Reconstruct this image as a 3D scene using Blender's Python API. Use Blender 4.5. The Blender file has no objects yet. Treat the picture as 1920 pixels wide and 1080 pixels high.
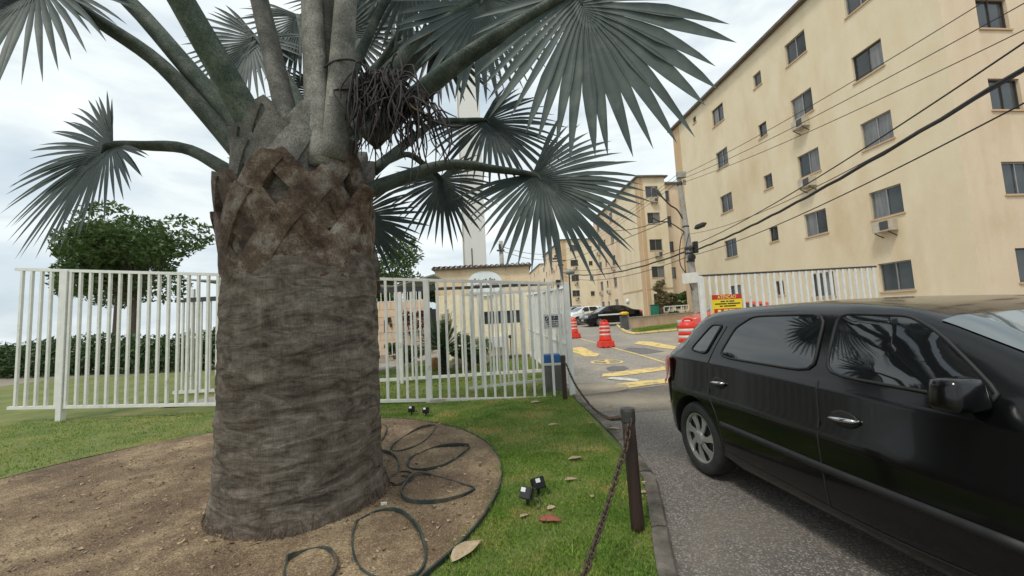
import bpy, bmesh, math, random
import numpy as np
from mathutils import Vector, Matrix, Euler

random.seed(7); RNG = np.random.default_rng(7)
SC = bpy.context.scene
COL = SC.collection

# ------------------------------------------------------------------ camera
FPX = 745.0            # focal length in pixels of the 1920 px wide picture
CAM_H = 1.40
PITCH = math.atan((604 - 540) / FPX)
ROLL = 0.05
_f = Vector((0, math.cos(PITCH), math.sin(PITCH)))
_u0 = Vector((0, -math.sin(PITCH), math.cos(PITCH)))
_r = Vector((1, 0, 0)) * math.cos(ROLL) - _u0 * math.sin(ROLL)
_u = Vector((1, 0, 0)) * math.sin(ROLL) + _u0 * math.cos(ROLL)
cam = bpy.data.cameras.new('camera')
cam.sensor_width = 36.0
cam.lens = FPX / 1920 * 36.0
cam.clip_end = 2000
cam.clip_start = 0.05
camo = bpy.data.objects.new('camera', cam)
COL.objects.link(camo)
m = Matrix.Identity(4)
for i in range(3):
    m[i][0] = _r[i]; m[i][1] = _u[i]; m[i][2] = -_f[i]
m[2][3] = CAM_H
camo.matrix_world = m
SC.camera = camo

# ------------------------------------------------------------------ world: overcast daylight
SUN_EL, SUN_AZ = math.radians(58), math.radians(215)   # azimuth clockwise from +Y
world = bpy.data.worlds.new('World'); SC.world = world; world.use_nodes = True
wn = world.node_tree.nodes; wl = world.node_tree.links
wn.clear()
wout = wn.new('ShaderNodeOutputWorld')
sky = wn.new('ShaderNodeTexSky'); sky.sky_type = 'NISHITA'; sky.sun_disc = False
sky.sun_elevation = SUN_EL; sky.sun_rotation = SUN_AZ; sky.dust_density = 3.0; sky.altitude = 20
bg1 = wn.new('ShaderNodeBackground'); bg1.inputs['Strength'].default_value = 0.12
wl.new(sky.outputs[0], bg1.inputs['Color'])
tc = wn.new('ShaderNodeTexCoord'); mp = wn.new('ShaderNodeMapping')
mp.inputs['Scale'].default_value = (1.6, 1.6, 5.0)
wl.new(tc.outputs['Generated'], mp.inputs[0])
nz = wn.new('ShaderNodeTexNoise'); nz.inputs['Scale'].default_value = 1.5; nz.inputs['Detail'].default_value = 7
nz.inputs['Roughness'].default_value = 0.55; nz.inputs['Distortion'].default_value = 0.5
wl.new(mp.outputs[0], nz.inputs['Vector'])
cr = wn.new('ShaderNodeValToRGB')
cr.color_ramp.elements[0].position = 0.30; cr.color_ramp.elements[0].color = (0.54, 0.64, 0.71, 1)
cr.color_ramp.elements[1].position = 0.66; cr.color_ramp.elements[1].color = (0.88, 0.93, 0.925, 1)
wl.new(nz.outputs['Fac'], cr.inputs[0])
bg2 = wn.new('ShaderNodeBackground'); bg2.inputs['Strength'].default_value = 0.95
wl.new(cr.outputs[0], bg2.inputs['Color'])
mixw = wn.new('ShaderNodeMixShader')
crf = wn.new('ShaderNodeValToRGB')
crf.color_ramp.elements[0].position = 0.30; crf.color_ramp.elements[0].color = (0.80,) * 3 + (1,)
crf.color_ramp.elements[1].position = 0.55; crf.color_ramp.elements[1].color = (1, 1, 1, 1)
wl.new(nz.outputs['Fac'], crf.inputs[0])
wl.new(crf.outputs[0], mixw.inputs[0]); wl.new(bg1.outputs[0], mixw.inputs[1]); wl.new(bg2.outputs[0], mixw.inputs[2])
wl.new(mixw.outputs[0], wout.inputs['Surface'])

sl = bpy.data.lights.new('sun', 'SUN'); sl.energy = 1.5; sl.angle = math.radians(11); sl.color = (1, 0.95, 0.87)
so = bpy.data.objects.new('sun', sl); COL.objects.link(so)
sd = Vector((math.sin(SUN_AZ) * math.cos(SUN_EL), math.cos(SUN_AZ) * math.cos(SUN_EL), math.sin(SUN_EL)))
so.rotation_euler = (-sd).to_track_quat('-Z', 'Y').to_euler(); so.location = (0, 0, 30)

vs = SC.view_settings
vs.view_transform = 'Standard'; vs.look = 'None'; vs.gamma = 1.0; vs.use_curve_mapping = False
vs.exposure = 0.30

# ------------------------------------------------------------------ helpers
def G(y):
    """height of the terrain: flat at the camera, rising gently into the estate"""
    y = min(y, 46.0); t = max(0.0, y - 6.0)
    return 0.040 * t * t / (t + 3.0)

def ray(px, py):
    return _f + _r * ((px - 960) / FPX) + _u * ((540 - py) / FPX)

def at(px, py, Y):
    d = ray(px, py); k = Y / d.y
    return Vector((d.x * k, Y, CAM_H + d.z * k))

def gnd(px, py, lift=0.0):
    lo, hi = 0.4, 160.0
    for _ in range(60):
        mid = (lo + hi) / 2
        if at(px, py, mid).z > G(mid) + lift: lo = mid
        else: hi = mid
    p = at(px, py, lo); p.z = G(lo) + lift
    return p

def on_plane(px, py, P, N):
    d = ray(px, py); o = Vector((0, 0, CAM_H))
    t = (P - o).dot(N) / d.dot(N)
    return o + d * t

def lin(r, g, b):
    f = lambda c: (c / 255 / 12.92) if c / 255 <= 0.04045 else ((c / 255 + 0.055) / 1.055) ** 2.4
    return (f(r), f(g), f(b))

def nd(nt, typ, **kw):
    n = nt.nodes.new(typ)
    for k, v in kw.items():
        if k in n.inputs: n.inputs[k].default_value = v
        else: setattr(n, k, v)
    return n

MATS = {}
def mat(name, c1, c2=None, scale=3.0, rough=0.7, bump=0.0, bscale=40.0, metal=0.0, stretch=(1, 1, 1), coat=0.0,
        detail=6.0, lo=0.35, hi=0.65, c3=None, s3=0.7, lo3=0.55, hi3=0.75, spec=0.5, emit=None, trans=0.0):
    """noise-mixed procedural material: c1/c2 by noise, then a second larger/smaller stain c3"""
    if name in MATS: return MATS[name]
    M = bpy.data.materials.new(name); M.use_nodes = True
    nt = M.node_tree; b = nt.nodes['Principled BSDF']; L = nt.links
    b.inputs['Roughness'].default_value = rough; b.inputs['Metallic'].default_value = metal
    b.inputs['Specular IOR Level'].default_value = spec
    if coat: b.inputs['Coat Weight'].default_value = coat; b.inputs['Coat Roughness'].default_value = 0.04
    t = nd(nt, 'ShaderNodeTexCoord'); mpn = nd(nt, 'ShaderNodeMapping'); mpn.inputs['Scale'].default_value = stretch
    L.new(t.outputs['Object'], mpn.inputs[0])
    col = None
    if c2 is not None:
        n = nd(nt, 'ShaderNodeTexNoise', Scale=scale, Detail=detail, Roughness=0.6); L.new(mpn.outputs[0], n.inputs['Vector'])
        r = nd(nt, 'ShaderNodeValToRGB')
        r.color_ramp.elements[0].position = lo; r.color_ramp.elements[0].color = (*c1, 1)
        r.color_ramp.elements[1].position = hi; r.color_ramp.elements[1].color = (*c2, 1)
        L.new(n.outputs['Fac'], r.inputs[0]); col = r.outputs[0]
        if c3 is not None:
            n3 = nd(nt, 'ShaderNodeTexNoise', Scale=s3, Detail=5.0, Roughness=0.65); L.new(mpn.outputs[0], n3.inputs['Vector'])
            r3 = nd(nt, 'ShaderNodeMapRange'); r3.inputs['From Min'].default_value = lo3; r3.inputs['From Max'].default_value = hi3
            L.new(n3.outputs['Fac'], r3.inputs[0])
            mx = nd(nt, 'ShaderNodeMix'); mx.data_type = 'RGBA'
            L.new(r3.outputs[0], mx.inputs['Factor']); L.new(col, mx.inputs['A']); mx.inputs['B'].default_value = (*c3, 1)
            col = mx.outputs['Result']
        L.new(col, b.inputs['Base Color'])
    else:
        b.inputs['Base Color'].default_value = (*c1, 1)
    if bump:
        n2 = nd(nt, 'ShaderNodeTexNoise', Scale=bscale, Detail=4.0, Roughness=0.6); L.new(mpn.outputs[0], n2.inputs['Vector'])
        bp = nd(nt, 'ShaderNodeBump'); bp.inputs['Strength'].default_value = bump; bp.inputs['Distance'].default_value = 0.02
        L.new(n2.outputs['Fac'], bp.inputs['Height']); L.new(bp.outputs[0], b.inputs['Normal'])
    if emit is not None:
        b.inputs['Emission Color'].default_value = (*emit, 1); b.inputs['Emission Strength'].default_value = 1
    if trans:
        tr = nd(nt, 'ShaderNodeBsdfTranslucent')
        if col is not None: L.new(col, tr.inputs[0])
        else: tr.inputs[0].default_value = (*c1, 1)
        ms = nd(nt, 'ShaderNodeMixShader'); ms.inputs[0].default_value = trans
        out = nt.nodes['Material Output']
        L.new(b.outputs[0], ms.inputs[1]); L.new(tr.outputs[0], ms.inputs[2]); L.new(ms.outputs[0], out.inputs['Surface'])
    MATS[name] = M
    return M

def tag(o, label=None, cat=None, group=None, kind=None):
    if label: o['label'] = label
    if cat: o['category'] = cat
    if group: o['group'] = group
    if kind: o['kind'] = kind
    return o

def thing(name, loc, label, cat, group=None, rz=0.0, kind=None):
    o = bpy.data.objects.new(name, None); COL.objects.link(o)
    o.empty_display_size = 0.1
    o.location = loc; o.rotation_euler = (0, 0, rz)
    return tag(o, label, cat, group, kind)

class MB:
    """collects simple solids into one mesh"""
    def __init__(s): s.v = []; s.f = []; s.m = []
    def add(s, vs_, fs, mi=0):
        o = len(s.v); s.v.extend([tuple(p) for p in vs_]); s.f.extend([tuple(i + o for i in f) for f in fs]); s.m.extend([mi] * len(fs))
        return s
    def box(s, c, size, rot=None, mi=0, taper=1.0):
        hx, hy, hz = (d / 2 for d in size)
        P = [Vector((x * (taper if z > 0 else 1), y * (taper if z > 0 else 1), z)) for z in (-hz, hz) for x, y in ((-hx, -hy), (hx, -hy), (hx, hy), (-hx, hy))]
        if rot is not None: P = [rot @ p for p in P]
        c = Vector(c)
        return s.add([p + c for p in P], [(3, 2, 1, 0), (4, 5, 6, 7), (0, 1, 5, 4), (1, 2, 6, 5), (2, 3, 7, 6), (3, 0, 4, 7)], mi)
    def bar(s, a, b, w, d=None, mi=0):
        """square bar from a to b"""
        a, b = Vector(a), Vector(b); d = d or w
        z = (b - a).normalized(); x = Vector((0, 1, 0)).cross(z)
        if x.length < 1e-3: x = Vector((1, 0, 0))
        x.normalize(); y = z.cross(x)
        P = []
        for q in (a, b):
            for sx, sy in ((-1, -1), (1, -1), (1, 1), (-1, 1)): P.append(q + x * sx * w / 2 + y * sy * d / 2)
        return s.add(P, [(3, 2, 1, 0), (4, 5, 6, 7), (0, 1, 5, 4), (1, 2, 6, 5), (2, 3, 7, 6), (3, 0, 4, 7)], mi)
    def tube(s, pts, rad, n=8, flat=1.0, cap=True, mi=0, up=Vector((0, 0, 1)), jitter=0.0):
        pts = [Vector(p) for p in pts]; N = len(pts)
        if not hasattr(rad, '__len__'): rad = [rad] * N
        V = []; F = []; px = None
        for i, p in enumerate(pts):
            t = (pts[min(i + 1, N - 1)] - pts[max(i - 1, 0)]).normalized()
            if px is None:
                x = up.cross(t)
                if x.length < 1e-3: x = Vector((1, 0, 0)).cross(t)
            else: x = px - t * px.dot(t)
            x.normalize(); px = x; y = t.cross(x)
            for k in range(n):
                a = 2 * math.pi * k / n; r = rad[i] * (1 + jitter * random.uniform(-1, 1))
                V.append(p + x * math.cos(a) * r + y * math.sin(a) * r * flat)
        for i in range(N - 1):
            for k in range(n):
                F.append((i * n + k, i * n + (k + 1) % n, (i + 1) * n + (k + 1) % n, (i + 1) * n + k))
        if cap: F.append(tuple(reversed(range(n)))); F.append(tuple(range((N - 1) * n, N * n)))
        return s.add(V, F, mi)
    def lathe(s, prof, c=(0, 0, 0), n=24, axis='z', mi=0, cap=True):
        V = []; F = []; c = Vector(c)
        for (r, h) in prof:
            for k in range(n):
                a = 2 * math.pi * k / n
                if axis == 'z': V.append(c + Vector((r * math.cos(a), r * math.sin(a), h)))
                else: V.append(c + Vector((r * math.cos(a), h, r * math.sin(a))))
        N = len(prof)
        for i in range(N - 1):
            for k in range(n): 
                q = (i * n + k, i * n + (k + 1) % n, (i + 1) * n + (k + 1) % n, (i + 1) * n + k)
                F.append(q if axis == 'z' else tuple(reversed(q)))
        if cap:
            F.append(tuple(reversed(range(n))) if axis == 'z' else tuple(range(n)))
            F.append(tuple(range((N - 1) * n, N * n)) if axis == 'z' else tuple(reversed(range((N - 1) * n, N * n))))
        return s.add(V, F, mi)
    def prism(s, poly, vec, mi=0):
        n = len(poly); vec = Vector(vec); A = [Vector(p) for p in poly]
        return s.add(A + [p + vec for p in A], [tuple(reversed(range(n))), tuple(range(n, 2 * n))] + [(i, (i + 1) % n, n + (i + 1) % n, n + i) for i in range(n)], mi)
    def build(s, name, mats, parent=None, smooth=False, local=False, label=None, fix=False, bevel=0.0):
        me = bpy.data.meshes.new(name)
        me.from_pydata([tuple(p) for p in s.v], [], s.f)
        if not isinstance(mats, (list, tuple)): mats = [mats]
        for M in mats: me.materials.append(M)
        if len(mats) > 1: me.polygons.foreach_set('material_index', s.m)
        if fix or bevel:
            bm = bmesh.new(); bm.from_mesh(me)
            if fix: bmesh.ops.recalc_face_normals(bm, faces=bm.faces)
            if bevel: bmesh.ops.bevel(bm, geom=[e for e in bm.edges if len(e.link_faces) == 2 and e.calc_face_angle(0) > 0.6], offset=bevel, segments=2, affect='EDGES', profile=0.6)
            bm.to_mesh(me); bm.free()
        if smooth: me.polygons.foreach_set('use_smooth', [True] * len(me.polygons))
        me.update()
        o = bpy.data.objects.new(name, me); COL.objects.link(o)
        if parent is not None:
            o.parent = parent
            if not local:
                root = parent
                while root.parent is not None: root = root.parent
                if parent.parent is None: o.matrix_parent_inverse = Matrix.Translation(-Vector(parent.location))
        if label: o['label'] = label
        return o

def mesh_np(name, V, F, mat_, parent=None, smooth=False):
    """fast mesh from numpy arrays (all faces same size)"""
    me = bpy.data.meshes.new(name); nv = len(V); nf, k = F.shape
    me.vertices.add(nv); me.vertices.foreach_set('co', np.asarray(V, np.float32).ravel())
    me.loops.add(nf * k); me.loops.foreach_set('vertex_index', F.astype(np.int32).ravel())
    me.polygons.add(nf); me.polygons.foreach_set('loop_start', np.arange(0, nf * k, k, dtype=np.int32)); me.polygons.foreach_set('loop_total', np.full(nf, k, np.int32))
    if smooth: me.polygons.foreach_set('use_smooth', np.ones(nf, bool))
    for M in (mat_ if isinstance(mat_, list) else [mat_]): me.materials.append(M)
    me.update(calc_edges=True); me.validate()
    o = bpy.data.objects.new(name, me); COL.objects.link(o)
    if parent is not None:
        o.parent = parent
        if parent.parent is None: o.matrix_parent_inverse = Matrix.Translation(-Vector(parent.location))
    return o

def copy_tree(o, parent=None):
    c = o.copy(); COL.objects.link(c); c.parent = parent
    for ch in list(o.children): copy_tree(ch, c)
    return c

def spline(pts, n):
    """Catmull-Rom through points"""
    P = [Vector(p) for p in pts]; P = [2 * P[0] - P[1]] + P + [2 * P[-1] - P[-2]]
    out = []; S = len(P) - 3
    for i in range(n):
        u = i / (n - 1) * S; k = min(int(u), S - 1); t = u - k
        a, b, c, d = P[k:k + 4]
        out.append(0.5 * ((2 * b) + (c - a) * t + (2 * a - 5 * b + 4 * c - d) * t * t + (3 * b - a - 3 * c + d) * t ** 3))
    return out

def interp(x, xs, ys):
    return float(np.interp(x, xs, ys))

# ------------------------------------------------------------------ materials
M_fence = mat('painted_white_steel', lin(212, 212, 205), lin(226, 226, 220), 6, 0.5, c3=lin(150, 124, 98), s3=3.5, lo3=0.62, hi3=0.82)
M_black = mat('black_plastic', (0.012, 0.012, 0.013), (0.022, 0.022, 0.024), 20, 0.45)
M_darksteel = mat('dark_steel', (0.03, 0.033, 0.036), (0.05, 0.05, 0.052), 8, 0.5)
M_stucco = mat('cream_stucco', lin(221, 204, 171), lin(228, 213, 183), 1.2, 0.9, bump=0.5, bscale=22, c3=lin(208, 186, 150), s3=0.35, lo3=0.52, hi3=0.75, stretch=(1, 1, 0.45))
M_stucco_b = mat('pinkish_shade_stucco', lin(218, 195, 164), lin(226, 206, 177), 1.0, 0.9, bump=0.5, bscale=22, c3=lin(204, 176, 144), s3=0.4, lo3=0.5, hi3=0.75, stretch=(1, 1, 0.45))  # darker, pinker cream; carries the recessed faces' shading in its colour
M_band = mat('darker_stucco_band', lin(196, 165, 128), lin(204, 175, 138), 1.4, 0.9, bump=0.3, bscale=30, stretch=(1, 1, 0.4))
M_eave = mat('eave_tiles', lin(92, 84, 76), lin(118, 106, 94), 5, 0.85, bump=0.4)
M_glass = mat('window_glass', (0.028, 0.033, 0.036), (0.06, 0.068, 0.07), 0.7, 0.08, spec=0.6)
M_glass2 = mat('curtained_glass', (0.12, 0.13, 0.13), (0.22, 0.22, 0.21), 1.6, 0.15, spec=0.6, stretch=(6, 6, 0.5))
M_alu = mat('aluminium_frame', (0.30, 0.30, 0.29), (0.38, 0.38, 0.37), 6, 0.45, metal=0.6)
M_brownframe = mat('bronze_frame', (0.045, 0.038, 0.032), (0.06, 0.05, 0.043), 6, 0.5)
M_acw = mat('air_conditioner_case', lin(196, 188, 170), lin(176, 165, 145), 5, 0.6)
M_acd = mat('air_conditioner_grille', (0.05, 0.05, 0.05), (0.09, 0.085, 0.08), 60, 0.6, stretch=(1, 1, 5))
M_concrete = mat('grey_concrete', lin(150, 146, 138), lin(172, 168, 160), 4, 0.9, bump=0.3, bscale=50, c3=lin(120, 114, 105), s3=1.2)
M_white = mat('white_paint', lin(226, 226, 222), lin(212, 212, 206), 3, 0.6)
M_whitewall = mat('white_tower_plaster', lin(214, 213, 207), lin(222, 221, 216), 0.6, 0.85, c3=lin(200, 197, 188), s3=0.3, stretch=(1, 1, 0.2))
M_orange = mat('orange_red_plastic', lin(226, 58, 34), lin(206, 46, 27), 5, 0.42, c3=lin(165, 45, 32), s3=3.0, lo3=0.62, hi3=0.85)
M_reflect = mat('white_reflective_band', lin(228, 224, 218), lin(205, 198, 190), 9, 0.4)
M_yellow = mat('yellow_road_paint', lin(228, 200, 122), lin(216, 190, 124), 7, 0.85, c3=lin(150, 138, 118), s3=5.0, lo3=0.50, hi3=0.66, bump=0.2, bscale=90)
M_whitepaint = mat('worn_white_road_paint', lin(214, 212, 205), lin(190, 186, 176), 8, 0.85, c3=lin(150, 142, 130), s3=6.0, lo3=0.5, hi3=0.68)
M_paint_black = mat('black_car_paint', (0.003, 0.003, 0.0035), (0.004, 0.004, 0.0045), 30, 0.16, coat=0.25, spec=0.35)
M_paint_white = mat('white_car_paint', (0.72, 0.72, 0.70), (0.75, 0.75, 0.73), 3, 0.3, coat=0.6)
M_paint_silver = mat('silver_car_paint', (0.36, 0.37, 0.38), (0.40, 0.41, 0.42), 30, 0.3, metal=0.5, coat=0.6)
M_paint_red = mat('red_car_paint', (0.52, 0.05, 0.03), (0.58, 0.065, 0.04), 6, 0.35, coat=0.6)
M_paint_wine = mat('wine_car_paint', (0.12, 0.02, 0.025), (0.15, 0.025, 0.03), 6, 0.35, coat=0.6)
M_carglass = mat('tinted_car_glass', (0.008, 0.009, 0.010), None, rough=0.03, spec=0.8, coat=0.5)
M_windscreen = mat('windscreen_glass', (0.06, 0.075, 0.075), (0.10, 0.12, 0.12), 1.5, 0.05, spec=0.8, coat=0.5)
M_rubber = mat('tyre_rubber', (0.012, 0.012, 0.012), (0.026, 0.025, 0.024), 12, 0.85, bump=0.3, bscale=80)
M_rim = mat('silver_wheel_cover', (0.42, 0.42, 0.41), (0.34, 0.34, 0.33), 9, 0.38, metal=0.55)
M_trim = mat('black_trim', (0.008, 0.008, 0.008), (0.014, 0.014, 0.014), 20, 0.6)
M_lampred = mat('red_lamp_lens', (0.72, 0.02, 0.035), (0.60, 0.014, 0.025), 9, 0.12, coat=0.8)
M_lampclear = mat('clear_lamp_lens', (0.55, 0.56, 0.56), (0.35, 0.36, 0.37), 25, 0.1, coat=0.8)
M_chrome = mat('chrome', (0.6, 0.6, 0.6), None, rough=0.12, metal=1.0)
M_stone = mat('pale_rock', lin(196, 184, 160), lin(160, 148, 126), 5, 0.9, bump=0.5, bscale=18)
M_wire = mat('black_cable', (0.014, 0.014, 0.015), (0.025, 0.025, 0.025), 20, 0.6)

def mat_asphalt(name, a, b, chip, cs=170.0, amount=0.60, patch=None):
    M = bpy.data.materials.new(name); M.use_nodes = True; nt = M.node_tree; L = nt.links; p = nt.nodes['Principled BSDF']
    p.inputs['Roughness'].default_value = 0.85
    t = nd(nt, 'ShaderNodeTexCoord')
    n1 = nd(nt, 'ShaderNodeTexNoise', Scale=0.8, Detail=7.0, Roughness=0.65); L.new(t.outputs['Object'], n1.inputs['Vector'])
    r1 = nd(nt, 'ShaderNodeValToRGB'); r1.color_ramp.elements[0].position = 0.32; r1.color_ramp.elements[1].position = 0.68
    r1.color_ramp.elements[0].color = (*a, 1); r1.color_ramp.elements[1].color = (*b, 1)
    L.new(n1.outputs['Fac'], r1.inputs[0])
    v = nd(nt, 'ShaderNodeTexVoronoi', Scale=cs); L.new(t.outputs['Object'], v.inputs['Vector'])
    rv = nd(nt, 'ShaderNodeSeparateColor'); L.new(v.outputs['Color'], rv.inputs[0])
    mr = nd(nt, 'ShaderNodeMapRange'); mr.inputs['From Min'].default_value = amount; mr.inputs['From Max'].default_value = 1.0
    L.new(rv.outputs[0], mr.inputs[0])
    mx = nd(nt, 'ShaderNodeMix'); mx.data_type = 'RGBA'; L.new(mr.outputs[0], mx.inputs['Factor']); L.new(r1.outputs[0], mx.inputs['A']); mx.inputs['B'].default_value = (*chip, 1)
    # dark speck between the chips
    mr2 = nd(nt, 'ShaderNodeMapRange'); mr2.inputs['From Min'].default_value = 0.75; mr2.inputs['From Max'].default_value = 1.0; mr2.inputs['To Max'].default_value = 0.55
    L.new(rv.outputs[1], mr2.inputs[0])
    mx2 = nd(nt, 'ShaderNodeMix'); mx2.data_type = 'RGBA'; L.new(mr2.outputs[0], mx2.inputs['Factor']); L.new(mx.outputs['Result'], mx2.inputs['A']); mx2.inputs['B'].default_value = (a[0] * .35, a[1] * .35, a[2] * .35, 1)
    res = mx2.outputs['Result']
    if patch:
        n4 = nd(nt, 'ShaderNodeTexNoise', Scale=0.42, Detail=5.0, Roughness=0.7); L.new(t.outputs['Object'], n4.inputs['Vector'])
        m4 = nd(nt, 'ShaderNodeMapRange'); m4.inputs['From Min'].default_value = 0.5; m4.inputs['From Max'].default_value = 0.68; L.new(n4.outputs['Fac'], m4.inputs[0])
        mx4 = nd(nt, 'ShaderNodeMix'); mx4.data_type = 'RGBA'; L.new(m4.outputs[0], mx4.inputs['Factor']); L.new(res, mx4.inputs['A']); mx4.inputs['B'].default_value = (*patch, 1)
        res = mx4.outputs['Result']
    L.new(res, p.inputs['Base Color'])
    bp = nd(nt, 'ShaderNodeBump'); bp.inputs['Strength'].default_value = 0.5; bp.inputs['Distance'].default_value = 0.006
    L.new(v.outputs['Distance'], bp.inputs['Height']); L.new(bp.outputs[0], p.inputs['Normal'])
    return M
M_asphalt = mat_asphalt('worn_asphalt', lin(86, 82, 77), lin(104, 98, 91), lin(158, 151, 142), 115, 0.62, patch=lin(122, 112, 100))
M_road = mat_asphalt('pale_worn_asphalt', lin(128, 123, 117), lin(150, 143, 133), lin(182, 174, 160), 45, 0.7, patch=lin(170, 156, 136))
M_ground = mat('estate_ground', lin(150, 140, 124), lin(130, 122, 110), 0.4, 0.95, c3=lin(110, 112, 84), s3=0.08)
M_lawn = mat('lawn_soil', lin(92, 106, 52), lin(122, 124, 70), 1.6, 0.95, bump=0.6, bscale=60, c3=lin(150, 132, 88), s3=0.9, lo3=0.55, hi3=0.75)
M_kerb = mat('mossy_kerb_concrete', lin(92, 86, 78), lin(122, 114, 104), 7, 0.95, bump=0.6, bscale=45, c3=lin(58, 56, 44), s3=2.5, lo3=0.45, hi3=0.65)
M_path = mat('path_paving', lin(150, 142, 132), lin(168, 160, 150), 3, 0.9, bump=0.2)

def mat_grass():
    M = bpy.data.materials.new('grass_blades'); M.use_nodes = True; nt = M.node_tree; L = nt.links; p = nt.nodes['Principled BSDF']
    p.inputs['Roughness'].default_value = 0.6; p.inputs['Specular IOR Level'].default_value = 0.25
    t = nd(nt, 'ShaderNodeTexCoord')
    n1 = nd(nt, 'ShaderNodeTexNoise', Scale=1.3, Detail=6.0, Roughness=0.7); L.new(t.outputs['Object'], n1.inputs['Vector'])
    r1 = nd(nt, 'ShaderNodeValToRGB'); e = r1.color_ramp.elements
    e[0].position = 0.32; e[0].color = (*lin(100, 144, 56), 1); e[1].position = 0.66; e[1].color = (*lin(198, 178, 118), 1)
    k = e.new(0.52); k.color = (*lin(134, 162, 76), 1)
    L.new(n1.outputs['Fac'], r1.inputs[0])
    n2 = nd(nt, 'ShaderNodeTexNoise', Scale=55.0, Detail=1.0); L.new(t.outputs['Object'], n2.inputs['Vector'])
    r2 = nd(nt, 'ShaderNodeValToRGB'); e = r2.color_ramp.elements
    e[0].position = 0.35; e[0].color = (0.45, 0.5, 0.4, 1); e[1].position = 0.68; e[1].color = (1.45, 1.35, 1.3, 1)
    L.new(n2.outputs['Fac'], r2.inputs[0])
    mx = nd(nt, 'ShaderNodeMix'); mx.data_type = 'RGBA'; mx.blend_type = 'MULTIPLY'; mx.inputs['Factor'].default_value = 1.0
    L.new(r1.outputs[0], mx.inputs['A']); L.new(r2.outputs[0], mx.inputs['B']); L.new(mx.outputs['Result'], p.inputs['Base Color'])
    tr = nd(nt, 'ShaderNodeBsdfTranslucent'); L.new(mx.outputs['Result'], tr.inputs[0])
    ms = nd(nt, 'ShaderNodeMixShader'); ms.inputs[0].default_value = 0.3
    L.new(p.outputs[0], ms.inputs[1]); L.new(tr.outputs[0], ms.inputs[2]); L.new(ms.outputs[0], nt.nodes['Material Output'].inputs['Surface'])
    return M
M_grass = mat_grass()

# ------------------------------------------------------------------ terrain and paving
def sheet(name, ys, xl, xr, nx, material, lift, kind='structure', wob=0.0):
    V = []; F = []
    for y in ys:
        a, b = xl(y), xr(y)
        for i in range(nx + 1):
            V.append((a + (b - a) * i / nx, y, G(y) + lift + (random.uniform(-wob, wob) if 0 < i < nx else 0)))
    for j in range(len(ys) - 1):
        for i in range(nx):
            k = j * (nx + 1) + i
            F.append((k, k + 1, k + nx + 2, k + nx + 1))
    mb = MB(); mb.add(V, F)
    o = mb.build(name, material, smooth=True)
    o['kind'] = kind
    return o

ys_far = [-60, -20, -5, 0] + list(np.arange(2, 50, 1.0)) + [60, 100, 200, 420, 900]
sheet('ground', ys_far, lambda y: -900, lambda y: 900, 2, M_ground, -0.10)

# the lawn's right edge along the kerb
edge_px = [(1236, 1080), (1222, 985), (1208, 905), (1186, 865), (1160, 832), (1127, 798), (1104, 775), (1082, 754)]
edge = [gnd(*p) for p in edge_px]
ey = [p.y for p in edge]; ex = [p.x for p in edge]
def xk(y): 
    if y < ey[0]: return ex[0] + (ey[0] - y) * (ex[0] - ex[1]) / (ey[1] - ey[0]) * 0.6
    return interp(y, ey, ex)
ysn = list(np.arange(-3, 7.31, 0.15)) + [7.30]
LAWN_Z = 0.02
sheet('lawn', ysn, lambda y: -16, lambda y: xk(y) - 0.01, 60, M_lawn, LAWN_Z, wob=0.008)

# kerb: real step between lawn and drive
kerb = tag(thing('kerb', (xk(3), 3, 0), None, None, kind='structure'))
def kerb_piece(y0, y1):
    mb = MB(); n = 6; V = []; F = []
    for i in range(n + 1):
        y = y0 + 0.012 + (y1 - y0 - 0.024) * i / n; x = xk(y); z = G(y); j = random.uniform(-0.006, 0.006)
        for dx, dz in ((-0.01, -0.06), (-0.008, 0.045), (0.03, 0.052 + j), (0.088, 0.046 + j), (0.104, 0.024), (0.112, -0.08)):
            V.append((x + dx + j, y, z + dz))
    for i in range(n):
        for k in range(5):
            a = i * 6 + k; F.append((a, a + 1, a + 7, a + 6))
    F.append((5, 4, 3, 2, 1, 0)); F.append(tuple(range(n * 6, n * 6 + 6)))
    mb.add(V, F); return mb.build('kerb_stone', M_kerb, kerb, fix=True)
yy = -1.0
while yy < 7.2:
    kerb_piece(yy, min(yy + 0.92, 7.25)); yy += 0.92

# drive in front of the gate, and the estate road behind the joint
J0 = gnd(1086, 742); J1 = gnd(1250, 722)
def yj(x): return J0.y + (x - J0.x) * (J1.y - J0.y) / (J1.x - J0.x)
def strip_sheet(name, y_of, xs, vs_, material, lift):
    V = []; F = []; nv = len(vs_)
    for x in xs:
        for v in vs_:
            y = y_of(x, v); V.append((x, y, G(y) + lift))
    for i in range(len(xs) - 1):
        for j in range(nv - 1):
            a = i * nv + j; F.append((a, a + nv, a + nv + 1, a + 1))
    mb = MB(); mb.add(V, F); o = mb.build(name, material, smooth=True); o['kind'] = 'structure'; return o
strip_sheet('driveway', lambda x, v: -6 + (yj(x) - 0.015 + 6) * v, list(np.arange(-0.4, 24.1, 0.5)), [0, .3, .5, .6, .7, .8, .9, 1], M_asphalt, 0.0)
rv = [0, .02, .05, .08, .12, .16, .2, .25, .3, .36, .42, .5, .6, .75, 1]
strip_sheet('road', lambda x, v: yj(x) + 0.015 + (95 - yj(x)) * v, list(np.arange(0.2, 30.1, 0.6)), rv, M_road, 0.0)
# inner lawn behind the fence
sheet('inner_lawn', list(np.arange(7.30, 14.01, 0.2)), lambda y: -16, lambda y: 1.05 - 0.085 * (y - 7.3), 40, M_lawn, LAWN_Z, wob=0.008)
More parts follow.
